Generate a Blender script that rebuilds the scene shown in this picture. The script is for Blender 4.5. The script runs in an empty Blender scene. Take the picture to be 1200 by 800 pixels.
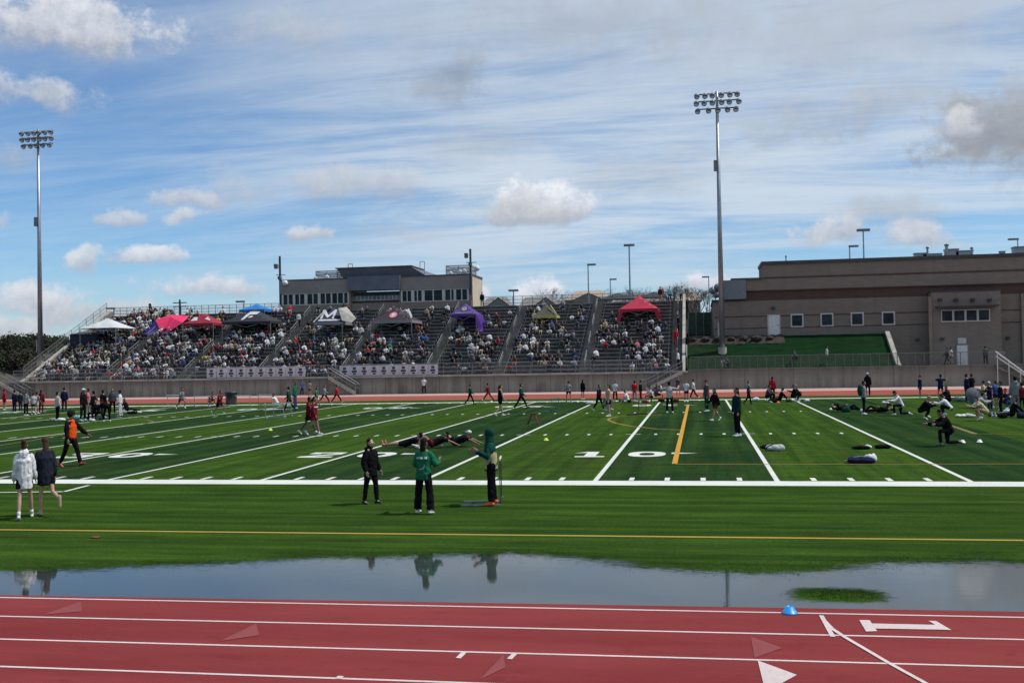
import bpy, bmesh, math, random
import numpy as np
from mathutils import Vector, Matrix
R = math.radians
rnd = random.Random(7)
scene = bpy.context.scene
COL = scene.collection

# ------------------------------------------------------------------ camera
F_, H_, CX, CY = 1217.3, 3.181, -6.473, -26.845
YAW, PITCH, ROLL = 0.17656, 0.016995, -0.01844
fwd0 = Vector((-math.sin(YAW), math.cos(YAW), 0)); rt0 = Vector((math.cos(YAW), math.sin(YAW), 0)); up0 = Vector((0, 0, 1))
FW = fwd0*math.cos(PITCH) + up0*math.sin(PITCH)
U2 = -fwd0*math.sin(PITCH) + up0*math.cos(PITCH)
RT = rt0*math.cos(ROLL) + U2*math.sin(ROLL)
UP = -rt0*math.sin(ROLL) + U2*math.cos(ROLL)
CAM = Vector((CX, CY, H_))
cd = bpy.data.cameras.new('camera'); cam = bpy.data.objects.new('camera', cd); COL.objects.link(cam)
m = Matrix((RT, UP, -FW)).transposed().to_4x4(); m.translation = CAM
cam.matrix_world = m
cd.sensor_width = 36; cd.lens = 36*F_/1200; cd.clip_end = 6000; cd.clip_start = .1
scene.camera = cam

def ray(px, py): return (FW + RT*((px-600)/F_) - UP*((py-400)/F_))
def onz(px, py, z=0.0):
    d = ray(px, py); return CAM + d*((z-CAM.z)/d.z)
def ony(px, py, Y):
    d = ray(px, py); return CAM + d*((Y-CAM.y)/d.y)
def proj(p):
    d = Vector(p)-CAM; w = d.dot(FW); return 600+F_*d.dot(RT)/w, 400-F_*d.dot(UP)/w
def depth(p): return (Vector(p)-CAM).dot(FW)

# ------------------------------------------------------------------ naming
def tag(o, label=None, cat=None, group=None, kind=None):
    if label: o['label'] = label
    if cat: o['category'] = cat
    if group: o['group'] = group
    if kind: o['kind'] = kind
    return o
def empty(name, loc=(0,0,0), rz=0, label=None, cat=None, group=None):
    o = bpy.data.objects.new(name, None); COL.objects.link(o); o.location = loc; o.rotation_euler = (0,0,rz); o.empty_display_size = .2
    return tag(o, label, cat, group)
def link(name, me, parent=None, mat=None, color=None, loc=None):
    o = bpy.data.objects.new(name, me); COL.objects.link(o)
    if parent is not None: o.parent = parent
    if mat is not None and not len(me.materials): me.materials.append(mat)
    if color is not None: o.color = (color[0], color[1], color[2], 1)
    if loc is not None: o.location = loc
    return o
def copy_tree(o, parent=None):
    c = o.copy(); COL.objects.link(c); c.parent = parent
    for ch in list(o.children): copy_tree(ch, c)
    return c

# ------------------------------------------------------------------ mesh builder
class MB:
    def __init__(s): s.v = []; s.f = []; s.mi = []; s.cur = 0; s.sm = []; s.smooth = False
    def add(s, vs, fs):
        n = len(s.v); s.v += [tuple(x) for x in vs]
        for f in fs: s.f.append(tuple(i+n for i in f)); s.mi.append(s.cur); s.sm.append(s.smooth)
    def quad(s, a, b, c, d): s.add([a,b,c,d], [(0,1,2,3)])
    def poly(s, pts): s.add(pts, [tuple(range(len(pts)))])
    def box(s, x0,x1,y0,y1,z0,z1):
        s.add([(x0,y0,z0),(x1,y0,z0),(x1,y1,z0),(x0,y1,z0),(x0,y0,z1),(x1,y0,z1),(x1,y1,z1),(x0,y1,z1)],
              [(0,3,2,1),(4,5,6,7),(0,1,5,4),(1,2,6,5),(2,3,7,6),(3,0,4,7)])
    def bar(s, p, q, r, n=6, r2=None, w=None):
        p = Vector(p); q = Vector(q); d = (q-p)
        if d.length < 1e-6: return
        d.normalize(); r2 = r if r2 is None else r2
        a = d.orthogonal().normalized() if abs(d.z) > .95 else d.cross(Vector((0,0,1))).normalized()
        b = d.cross(a)
        vs = []
        for P, rr in ((p, r), (q, r2)):
            for k in range(n):
                t = 2*math.pi*(k+.5)/n; vs.append(P + a*(rr*math.cos(t)) + b*(rr*math.sin(t)))
        fs = [(k, (k+1)%n, n+(k+1)%n, n+k) for k in range(n)] + [tuple(range(n))[::-1], tuple(range(n, 2*n))]
        s.add(vs, fs)
    def tube(s, pts, r, n=6):
        for a, b in zip(pts[:-1], pts[1:]): s.bar(a, b, r, n)
    def lathe(s, c, prof, n=16):   # prof (r,z)
        c = Vector(c); vs = []
        for r, z in prof:
            for k in range(n):
                t = 2*math.pi*k/n; vs.append((c.x+r*math.cos(t), c.y+r*math.sin(t), c.z+z))
        fs = []
        for i in range(len(prof)-1):
            for k in range(n): fs.append((i*n+k, i*n+(k+1)%n, (i+1)*n+(k+1)%n, (i+1)*n+k))
        fs.append(tuple(range(n))[::-1]); L = (len(prof)-1)*n; fs.append(tuple(range(L, L+n)))
        s.add(vs, fs)
    def loft(s, pts, radii, n=10, side=(1,0,0), cap=True, flat=''):
        """rings round a centre line; radii are numbers or (across, fore-aft)"""
        P = [Vector(p) for p in pts]; Rr = [(r, r) if not isinstance(r, tuple) else r for r in radii]
        if cap:
            d0 = (P[0]-P[1]).normalized(); d1 = (P[-1]-P[-2]).normalized()
            r0, r1 = Rr[0], Rr[-1]; a0 = min(r0); a1 = min(r1)
            e0 = .12 if 'a' in flat else 1; e1 = .12 if 'z' in flat else 1
            P = [P[0]+d0*a0*.95*e0, P[0]+d0*a0*.6*e0] + P + [P[-1]+d1*a1*.6*e1, P[-1]+d1*a1*.95*e1]
            Rr = [(r0[0]*.3, r0[1]*.3), (r0[0]*.78, r0[1]*.78)] + Rr + [(r1[0]*.78, r1[1]*.78), (r1[0]*.3, r1[1]*.3)]
        sd = Vector(side); vs = []
        for i, p in enumerate(P):
            t = (P[min(i+1, len(P)-1)] - P[max(i-1, 0)]).normalized()
            a = sd - t*sd.dot(t)
            if a.length < .2: a = Vector((0,1,0)) - t*t.y
            a.normalize(); b = t.cross(a)
            for k in range(n):
                th = 2*math.pi*k/n; vs.append(p + a*(Rr[i][0]*math.cos(th)) + b*(Rr[i][1]*math.sin(th)))
        fs = []
        for i in range(len(P)-1):
            for k in range(n): fs.append((i*n+k, i*n+(k+1)%n, (i+1)*n+(k+1)%n, (i+1)*n+k))
        fs.append(tuple(range(n))[::-1]); L = (len(P)-1)*n; fs.append(tuple(range(L, L+n)))
        s.add(vs, fs)
    def ell(s, c, r, n=10, m_=7, rot=None):
        c = Vector(c); vs = []; fs = []
        for i in range(m_+1):
            ph = -math.pi/2 + math.pi*(i+.0)/m_; ph = max(-1.5, min(1.5, ph))
            for k in range(n):
                th = 2*math.pi*k/n
                v = Vector((r[0]*math.cos(ph)*math.cos(th), r[1]*math.cos(ph)*math.sin(th), r[2]*math.sin(ph)))
                if rot is not None: v = rot @ v
                vs.append(c+v)
        for i in range(m_):
            for k in range(n): fs.append((i*n+k, i*n+(k+1)%n, (i+1)*n+(k+1)%n, (i+1)*n+k))
        fs.append(tuple(range(n))[::-1]); L = m_*n; fs.append(tuple(range(L, L+n)))
        s.add(vs, fs)
    def mesh(s, name='mesh', mats=None):
        me = bpy.data.meshes.new(name); me.from_pydata(s.v, [], s.f)
        if mats:
            for mm in (mats if isinstance(mats, (list, tuple)) else [mats]): me.materials.append(mm)
            if isinstance(mats, (list, tuple)): me.polygons.foreach_set('material_index', s.mi)
        me.polygons.foreach_set('use_smooth', s.sm); me.update(); return me
    def build(s, name, mat, parent=None, color=None, loc=None):
        return link(name, s.mesh(name, mat), parent, None, color, loc)

# ------------------------------------------------------------------ materials
def newmat(name):
    mt = bpy.data.materials.new(name); mt.use_nodes = True; nt = mt.node_tree
    return mt, nt, nt.nodes['Principled BSDF']
def N(nt, t, **kw):
    n = nt.nodes.new(t)
    for k, v in kw.items():
        if k in n.inputs: n.inputs[k].default_value = v
        else: setattr(n, k, v)
    return n
def mth(nt, op, a, b=None, c=None, clamp=False):
    n = nt.nodes.new('ShaderNodeMath'); n.operation = op; n.use_clamp = clamp
    for i, x in enumerate((a, b, c)):
        if x is None: continue
        if isinstance(x, (int, float)): n.inputs[i].default_value = x
        else: nt.links.new(x, n.inputs[i])
    return n.outputs[0]
def mixc(nt, fac, a, b, mode='MIX'):
    n = nt.nodes.new('ShaderNodeMix'); n.data_type = 'RGBA'; n.blend_type = mode
    for i, x in ((0, fac), (6, a), (7, b)):
        if isinstance(x, (int, float)): n.inputs[i].default_value = x
        elif isinstance(x, tuple): n.inputs[i].default_value = (x[0], x[1], x[2], 1)
        else: nt.links.new(x, n.inputs[i])
    return n.outputs[2]
def mapr(nt, v, a, b, c=0, d=1, smooth=True):
    n = nt.nodes.new('ShaderNodeMapRange'); n.interpolation_type = 'SMOOTHSTEP' if smooth else 'LINEAR'
    if isinstance(v, (int, float)): n.inputs[0].default_value = v
    else: nt.links.new(v, n.inputs[0])
    for i, x in enumerate((a, b, c, d)): n.inputs[i+1].default_value = x
    return n.outputs[0]
def noise(nt, vec, scale, detail=4, rough=.55, mapping=None):
    if mapping:
        mp = nt.nodes.new('ShaderNodeMapping'); mp.inputs['Scale'].default_value = mapping; nt.links.new(vec, mp.inputs[0]); vec = mp.outputs[0]
    n = nt.nodes.new('ShaderNodeTexNoise'); n.inputs['Scale'].default_value = scale; n.inputs['Detail'].default_value = detail; n.inputs['Roughness'].default_value = rough
    nt.links.new(vec, n.inputs['Vector']); return n.outputs[0]
def bump(nt, b, h, strength, dist):
    n = nt.nodes.new('ShaderNodeBump'); n.inputs['Strength'].default_value = strength; n.inputs['Distance'].default_value = dist
    nt.links.new(h, n.inputs['Height']); nt.links.new(n.outputs[0], b.inputs['Normal'])
def plain(name, col, rough=.6, var=.18, scale=3.0, metal=0, bmp=.0, mapping=None, spec=.5, coord='Object'):
    mt, nt, b = newmat(name); tc = nt.nodes.new('ShaderNodeTexCoord')
    v = noise(nt, tc.outputs[coord], scale, 6, .6, mapping)
    c2 = tuple(max(0, x*(1-var)) for x in col); c3 = tuple(min(1, x*(1+var)) for x in col)
    nt.links.new(mixc(nt, mapr(nt, v, .3, .7), c2, c3), b.inputs['Base Color'])
    b.inputs['Roughness'].default_value = rough; b.inputs['Metallic'].default_value = metal; b.inputs['Specular IOR Level'].default_value = spec
    if bmp: bump(nt, b, v, bmp, .02)
    return mt
def objcol(name, rough=.85, var=.25, scale=14, bmp=.3, dist=.02, spec=.25):
    mt, nt, b = newmat(name); tc = nt.nodes.new('ShaderNodeTexCoord'); oi = nt.nodes.new('ShaderNodeObjectInfo')
    v = noise(nt, tc.outputs['Object'], scale, 4, .6)
    k = mapr(nt, v, .25, .75, 1-var, 1+var, False)
    n = nt.nodes.new('ShaderNodeVectorMath'); n.operation = 'SCALE'; nt.links.new(oi.outputs['Color'], n.inputs[0]); nt.links.new(k, n.inputs['Scale'])
    nt.links.new(n.outputs[0], b.inputs['Base Color']); b.inputs['Roughness'].default_value = rough; b.inputs['Specular IOR Level'].default_value = spec
    if bmp: bump(nt, b, v, bmp, dist)
    return mt
M = {}
M['cloth'] = objcol('cloth', .95, .35, 9, .8, .03, .06)
M['skin'] = objcol('skin', .55, .08, 20, .1, .005, .4)
M['hair'] = objcol('hair', .75, .4, 40, .5, .01, .08)
M['paint'] = objcol('painted', .45, .12, 4, .1, .01, .5)
M['eye'] = plain('eye', (.03,.02,.02), .2)
M['white'] = plain('white_paint', (.62,.63,.6), .55, .12, 6)
M['alu'] = plain('aluminium', (.30,.30,.31), .45, .2, 1.2, .6, mapping=(1,4,4))
M['bench'] = plain('bench_plank', (.33,.32,.31), .5, .3, .9, .3, mapping=(1,6,6))
M['steel'] = plain('galvanised_steel', (.28,.31,.35), .42, .22, 1.5, .65, mapping=(4,4,.5))
M['dark'] = plain('dark_metal', (.025,.027,.03), .5, .3, 4)
M['black'] = plain('black_plastic', (.012,.012,.014), .45, .3, 5)
M['terrace'] = plain('terrace_concrete', (.085,.08,.075), .9, .35, 1.3, bmp=.4)
M['stair'] = plain('stair_concrete', (.15,.14,.125), .9, .25, 1.6, bmp=.3)
M['rail'] = plain('rail_metal', (.24,.24,.235), .45, .2, 3, .5)
M['raildark'] = plain('rail_dark', (.13,.13,.13), .5, .2, 3, .3)
M['lamp'] = plain('lamp_glass', (.5,.52,.55), .2, .2, 9)
M['lamphood'] = plain('lamp_hood', (.16,.18,.2), .4, .2, 9, .5)

def concrete_wall(name, base, dark, panel=1.35, seam=.5):
    mt, nt, b = newmat(name); tc = nt.nodes.new('ShaderNodeTexCoord'); O = tc.outputs['Object']
    st = noise(nt, O, 1.0, 6, .65, (1.6, 1, .16)); bl = noise(nt, O, .35, 5, .6)
    c = mixc(nt, mapr(nt, st, .35, .68), dark, base); c = mixc(nt, mapr(nt, bl, .3, .7, 0, .45), c, tuple(x*1.25 for x in base))
    sp = nt.nodes.new('ShaderNodeSeparateXYZ'); nt.links.new(O, sp.inputs[0])
    w = mth(nt, 'FRACT', mth(nt, 'DIVIDE', sp.outputs[0], panel)); d = mth(nt, 'ABSOLUTE', mth(nt, 'SUBTRACT', w, .5))
    s_ = mapr(nt, d, .46, .485, 0, seam); c = mixc(nt, s_, c, tuple(x*.4 for x in dark))
    # darker streaks running down from the top
    low = mapr(nt, mth(nt, 'ADD', sp.outputs[2], mth(nt, 'MULTIPLY', st, 1.2)), 1.5, 2.2, 0, .35)
    c = mixc(nt, low, c, tuple(x*.5 for x in dark))
    nt.links.new(c, b.inputs['Base Color']); b.inputs['Roughness'].default_value = .92; b.inputs['Specular IOR Level'].default_value = .2
    bump(nt, b, noise(nt, O, 14, 5, .6), .3, .02); return mt
M['wall'] = concrete_wall('wall_concrete', (.255,.245,.21), (.13,.127,.108))
M['wallR'] = concrete_wall('wall_concrete_pale', (.25,.24,.205), (.155,.15,.128), 2.2, .4)
M['cap'] = plain('cap_concrete', (.33,.31,.27), .85, .2, 1.2)

def masonry(name, c1, c2, bw=.6, bh=.2):
    mt, nt, b = newmat(name); tc = nt.nodes.new('ShaderNodeTexCoord'); O = tc.outputs['Object']
    mp = nt.nodes.new('ShaderNodeMapping'); mp.inputs['Rotation'].default_value = (R(90), 0, 0); nt.links.new(O, mp.inputs[0])
    br = N(nt, 'ShaderNodeTexBrick', **{'Scale': 1.0, 'Brick Width': bw, 'Row Height': bh, 'Mortar Size': .012, 'Color1': (*c1, 1), 'Color2': (*c2, 1), 'Mortar': (c1[0]*.75, c1[1]*.75, c1[2]*.75, 1)})
    nt.links.new(mp.outputs[0], br.inputs[0])
    c = mixc(nt, mapr(nt, noise(nt, O, .25, 6, .65), .3, .7, 0, .4), br.outputs[0], tuple(x*.7 for x in c1))
    c = mixc(nt, mapr(nt, noise(nt, O, 1.0, 5, .6, (1.2,1.2,.1)), .5, .75, 0, .3), c, tuple(x*.55 for x in c1))
    nt.links.new(c, b.inputs['Base Color']); b.inputs['Roughness'].default_value = .9; b.inputs['Specular IOR Level'].default_value = .2
    bump(nt, b, br.outputs[1], -.3, .01); return mt
M['block'] = masonry('block_wall', (.255,.21,.175), (.22,.182,.152))
M['block2'] = masonry('block_wall_lower', (.235,.196,.163), (.20,.167,.14))
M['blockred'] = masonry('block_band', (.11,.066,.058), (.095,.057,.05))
M['boxwall'] = masonry('press_box_wall', (.28,.23,.18), (.24,.195,.155), .4, .2)
M['boxtop'] = plain('fascia_panel', (.23,.20,.19), .6, .12, .6)
M['fascia'] = plain('blue_grey_fascia', (.10,.115,.15), .5, .15, .6)
M['frame'] = plain('window_frame', (.5,.48,.46), .5, .1, 2)
M['roofdark'] = plain('roof_edge', (.05,.05,.055), .6, .2, 1)
def glassmat(name, col, rough=.08, spec=.12):
    mt, nt, b = newmat(name); tc = nt.nodes.new('ShaderNodeTexCoord')
    v = noise(nt, tc.outputs['Object'], .8, 3)
    nt.links.new(mixc(nt, mapr(nt, v, .35, .65), tuple(x*.6 for x in col), tuple(x*1.4 for x in col)), b.inputs['Base Color'])
    b.inputs['Roughness'].default_value = rough; b.inputs['Specular IOR Level'].default_value = spec; return mt
M['glass'] = glassmat('window_glass', (.018,.025,.035))
M['glasspale'] = glassmat('pale_glass', (.16,.20,.21), .25, .4)
M['shingle'] = plain('shingle_roof', (.34,.27,.21), .9, .3, 2.5, bmp=.4)
M['shingle2'] = plain('shingle_grey', (.22,.20,.19), .9, .3, 2.5, bmp=.4)
M['stucco'] = plain('stucco', (.21,.18,.15), .9, .15, 1.2)
M['stucco2'] = plain('stucco_grey', (.135,.12,.11), .9, .15, 1.2)
M['mulch'] = plain('mulch', (.035,.026,.022), .95, .5, 5, bmp=.6)
M['bark'] = plain('bark', (.09,.07,.055), .95, .3, 6, bmp=.5)

# turf ------------------------------------------------------------
def turf(name, light, dark, stripes=True):
    mt, nt, b = newmat(name); tc = nt.nodes.new('ShaderNodeTexCoord'); O = tc.outputs['Object']
    sp = nt.nodes.new('ShaderNodeSeparateXYZ'); nt.links.new(O, sp.inputs[0]); X, Y = sp.outputs[0], sp.outputs[1]
    if stripes:
        inf = mth(nt, 'GREATER_THAN', Y, .0)
        inf = mth(nt, 'MULTIPLY', inf, mth(nt, 'LESS_THAN', Y, 48.8))
        ph = mth(nt, 'FRACT', mth(nt, 'DIVIDE', mth(nt, 'ADD', X, 914.4), 9.144))     # dark right of each ten yard line
        dk = mth(nt, 'LESS_THAN', ph, .5)
        dk = mth(nt, 'MULTIPLY', dk, inf)
        ph2 = mth(nt, 'SINE', mth(nt, 'MULTIPLY', X, 2*math.pi/1.143))
        st2 = mth(nt, 'SINE', mth(nt, 'MULTIPLY', Y, 2*math.pi/1.05))
        base = mixc(nt, dk, light, dark)
        w1 = mth(nt, 'MULTIPLY', mth(nt, 'ADD', mth(nt, 'MULTIPLY', ph2, .5), .5), inf)
        w2 = mth(nt, 'MULTIPLY', mth(nt, 'ADD', mth(nt, 'MULTIPLY', st2, .5), .5), mth(nt, 'SUBTRACT', 1, inf))
        base = mixc(nt, mth(nt, 'MULTIPLY', w1, .32), base, (.070,.115,.03))
        base = mixc(nt, mth(nt, 'MULTIPLY', w2, .30), base, (.014,.036,.006))
    else: base = mixc(nt, 0, light, dark)
    big = noise(nt, O, .22, 5, .6); md = noise(nt, O, 1.3, 5, .65, (.45,1.6,1)); fi = noise(nt, O, 16, 4, .7, (.8,1.2,1)); sp_ = noise(nt, O, 55, 3, .8)
    c = mixc(nt, mapr(nt, big, .35, .7, 0, .35), base, tuple(x*1.35 for x in light), 'MIX')
    c = mixc(nt, mapr(nt, md, .35, .72, 0, .5), c, tuple(x*.5 for x in dark))
    c = mixc(nt, mapr(nt, fi, .4, .75, 0, .5), c, tuple(x*.3 for x in dark))
    c = mixc(nt, mapr(nt, sp_, .55, .8, 0, .35), c, (.09,.15,.03))
    if stripes:
        hsa = noise(nt, O, 1.0, 5, .7, (.07,1.9,1)); hsb = noise(nt, O, 1.0, 5, .7, (1.9,.06,1)); hs_ = mth(nt, 'ADD', mth(nt, 'MULTIPLY', hsa, mth(nt, 'SUBTRACT', 1, inf)), mth(nt, 'MULTIPLY', hsb, inf)); c = mixc(nt, mapr(nt, hs_, .38, .62, .45, 0), c, tuple(x*.45 for x in dark))
    # worn, dusty patches of infill
    dust = noise(nt, O, .09, 6, .7); c = mixc(nt, mapr(nt, dust, .52, .75, 0, .4), c, (.055,.05,.022))
    nt.links.new(c, b.inputs['Base Color']); b.inputs['Roughness'].default_value = 1; b.inputs['Specular IOR Level'].default_value = 0
    h = mth(nt, 'ADD', fi, mth(nt, 'MULTIPLY', md, 1.6)); bump(nt, b, h, .9, .05)
    return mt
M['turf'] = turf('field_turf', (.056,.112,.015), (.018,.048,.020))
M['slope'] = turf('slope_turf', (.011,.036,.014), (.008,.027,.012), False)
def painted_line(name, col, wear=.35):
    mt, nt, b = newmat(name); tc = nt.nodes.new('ShaderNodeTexCoord'); O = tc.outputs['Object']
    v = noise(nt, O, 22, 5, .7); g = noise(nt, O, .9, 4, .6)
    c = mixc(nt, mapr(nt, v, .45, .85, 0, wear), col, tuple(x*.35 for x in col)); c = mixc(nt, mapr(nt, g, .35, .75, 0, .3), c, tuple(x*.6 for x in col))
    nt.links.new(c, b.inputs['Base Color']); b.inputs['Roughness'].default_value = .9; b.inputs['Specular IOR Level'].default_value = .1
    bump(nt, b, v, .5, .02); return mt
M['line'] = painted_line('white_turf_line', (.62,.64,.58))
M['yline'] = painted_line('yellow_turf_line', (.36,.26,.05))
M['oline'] = painted_line('orange_turf_line', (.50,.27,.04))
M['lline'] = painted_line('faint_yellow_line', (.17,.15,.045))
M['tline'] = painted_line('white_track_line', (.62,.52,.50), .45)
M['tfaint'] = painted_line('faint_track_mark', (.245,.066,.065), .3)
def trackmat(name, a, c_):
    mt, nt, b = newmat(name); tc = nt.nodes.new('ShaderNodeTexCoord'); O = tc.outputs['Object']
    g = noise(nt, O, .5, 6, .6, (.35,1.5,1)); f = noise(nt, O, 120, 3, .8); s2 = noise(nt, O, 4, 6, .7, (.25,2,1))
    c = mixc(nt, mapr(nt, g, .3, .7), a, c_); c = mixc(nt, mapr(nt, f, .42, .72, 0, .6), c, tuple(x*.5 for x in a))
    c = mixc(nt, mapr(nt, s2, .5, .8, 0, .25), c, tuple(x*1.4 for x in c_))
    d1 = noise(nt, O, 1.6, 7, .75, (1,1.3,1)); c = mixc(nt, mapr(nt, d1, .56, .72, 0, .38), c, tuple(x*.45 for x in a))
    sc = noise(nt, O, 2.2, 4, .8, (.12,6,1)); c = mixc(nt, mapr(nt, sc, .62, .78, 0, .35), c, (.32,.13,.11))
    nt.links.new(c, b.inputs['Base Color']); b.inputs['Roughness'].default_value = .95; b.inputs['Specular IOR Level'].default_value = .03
    bump(nt, b, f, .6, .01); return mt
M['track'] = trackmat('red_track', (.195,.033,.034), (.25,.050,.049))
M['trackfar'] = trackmat('far_track', (.27,.075,.06), (.33,.10,.08))
M['apron'] = plain('pale_apron', (.42,.27,.23), .9, .2, .6, mapping=(.3,2,1))
M['soil'] = plain('soil', (.10,.085,.06), .95, .4, .2, bmp=.3)
M['asphalt'] = plain('asphalt', (.05,.05,.05), .9, .2, 2)
M['hill'] = plain('hill_scrub', (.045,.042,.028), .95, .5, .35, bmp=.5)

def leafmat(name, a, c_):
    mt, nt, b = newmat(name); tc = nt.nodes.new('ShaderNodeTexCoord')
    v = noise(nt, tc.outputs['Object'], 1.1, 4, .6)
    nt.links.new(mixc(nt, mapr(nt, v, .3, .7), a, c_), b.inputs['Base Color']); b.inputs['Roughness'].default_value = .8; b.inputs['Specular IOR Level'].default_value = .2
    return mt
M['leaf'] = leafmat('evergreen_leaf', (.014,.020,.010), (.032,.040,.020))
M['leafb'] = leafmat('winter_leaf', (.030,.030,.020), (.06,.054,.036))

# alpha mesh (chain link, wind screens)
def chainmat(name, col, fill):
    mt, nt, b = newmat(name); tc = nt.nodes.new('ShaderNodeTexCoord'); O = tc.outputs['Object']
    sp = nt.nodes.new('ShaderNodeSeparateXYZ'); nt.links.new(O, sp.inputs[0])
    hx = mth(nt, 'ADD', sp.outputs[0], sp.outputs[1])
    a = mth(nt, 'FRACT', mth(nt, 'MULTIPLY', mth(nt, 'ADD', hx, sp.outputs[2]), 14)); c = mth(nt, 'FRACT', mth(nt, 'MULTIPLY', mth(nt, 'SUBTRACT', hx, sp.outputs[2]), 14))
    mk = mth(nt, 'MAXIMUM', mth(nt, 'LESS_THAN', a, fill), mth(nt, 'LESS_THAN', c, fill))
    b.inputs['Base Color'].default_value = (*col, 1); b.inputs['Roughness'].default_value = .6
    nt.links.new(mk, b.inputs['Alpha']); return mt
M['chain'] = chainmat('chain_link', (.16,.165,.16), .10)
def waterfn():
    mt, nt, b = newmat('puddle_water'); tc = nt.nodes.new('ShaderNodeTexCoord'); O = tc.outputs['Object']
    at = nt.nodes.new('ShaderNodeAttribute'); at.attribute_name = 'wet'
    n1 = noise(nt, O, 9, 5, .75, (.55,1.3,1)); n2 = noise(nt, O, 1.4, 4, .6, (.5,1,1))
    d = mth(nt, 'ADD', at.outputs['Fac'], mth(nt, 'ADD', mth(nt, 'MULTIPLY', mth(nt, 'SUBTRACT', n1, .5), .75), mth(nt, 'MULTIPLY', mth(nt, 'SUBTRACT', n2, .5), .5)))
    k = mapr(nt, d, -.02, .26)
    b.inputs['Base Color'].default_value = (.036,.044,.042, 1); b.inputs['Roughness'].default_value = .015; b.inputs['IOR'].default_value = 1.38
    rip = noise(nt, O, 3.2, 3, .5, (.5,1.4,1)); r2_ = noise(nt, O, 26, 3, .6, (.5,1.6,1)); bump(nt, b, mth(nt, 'ADD', rip, mth(nt, 'MULTIPLY', r2_, .25)), .05, .01)
    tr = nt.nodes.new('ShaderNodeBsdfTransparent'); mx = nt.nodes.new('ShaderNodeMixShader')
    nt.links.new(k, mx.inputs[0]); nt.links.new(tr.outputs[0], mx.inputs[1]); nt.links.new(b.outputs[0], mx.inputs[2])
    nt.links.new(mx.outputs[0], nt.nodes['Material Output'].inputs[0]); return mt
M['water'] = waterfn()
# ================================================================== ground, field, track
def sheet(name, x0, x1, y0, y1, z, mat, nx=1, ny=1):
    b = MB()
    for i in range(nx):
        for j in range(ny):
            xa, xb = x0+(x1-x0)*i/nx, x0+(x1-x0)*(i+1)/nx; ya, yb = y0+(y1-y0)*j/ny, y0+(y1-y0)*(j+1)/ny
            b.quad((xa,ya,z),(xb,ya,z),(xb,yb,z),(xa,yb,z))
    return tag(b.build(name, mat), kind='structure')
sheet('ground', -2500, 2500, -600, 3000, -.03, M['soil'])
sheet('turf_field', -190, 90, -13.75, 54.2, 0, M['turf'])
sheet('far_track', -190, 90, 54.2, 64.6, .006, M['trackfar'])
sheet('track_apron', -190, 90, 64.6, 71.0, .004, M['apron'])
# near track: its inner edge follows the photographed edge
eL, eR = onz(0, 697.5), onz(1200, 717)
sl = (eR.y-eL.y)/(eR.x-eL.x)
def edgeY(x, off=0): return eL.y + sl*(x-eL.x) - off
b = MB(); b.quad((-190, -45, .008), (90, -45, .008), (90, edgeY(90), .008), (-190, edgeY(-190), .008))
tag(b.build('near_track', M['track']), kind='structure')

def strip(b, p, q, w, z):
    p = Vector((p[0], p[1], 0)); q = Vector((q[0], q[1], 0)); d = (q-p).normalized(); n = Vector((-d.y, d.x, 0))*(w/2)
    b.quad((p.x-n.x, p.y-n.y, z), (q.x-n.x, q.y-n.y, z), (q.x+n.x, q.y+n.y, z), (p.x+n.x, p.y+n.y, z))
def pathstrip(b, pts, w, z):
    for a, c in zip(pts[:-1], pts[1:]): strip(b, a, c, w, z)
YD = .9144; W_ = 48.77; HS = 16.1
b = MB()
b.quad((-112, -.95, .006), (40, -.95, .006), (40, 0, .006), (-112, 0, .006))
b.quad((-112, W_, .006), (40, W_, .006), (40, W_+.95, .006), (-112, W_+.95, .006))
tag(b.build('sidelines', M['line']), kind='structure')
b = MB()
for k in range(0, 21): x = -k*5*YD; strip(b, (x, .0), (x, W_), .13, .006)
strip(b, (-110*YD, 0), (-110*YD, W_), .13, .006)
for k in range(0, 101):
    if k % 5 == 0: continue
    x = -k*YD
    strip(b, (x, .1), (x, .72), .13, .006); strip(b, (x, W_-.1), (x, W_-.72), .13, .006)
    for y in (HS, W_-HS): strip(b, (x, y-.3), (x, y+.3), .11, .006)
for k in range(1, 20):
    x = -k*5*YD
    for y in (HS, W_-HS): strip(b, (x-.3, y), (x+.3, y), .10, .010)
# coaching box line at the left
pathstrip(b, [onz(-60, 577.5), onz(75, 576), onz(104, 568.6)], .11, .007)
tag(b.build('yard_lines', M['line']), kind='structure')
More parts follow.
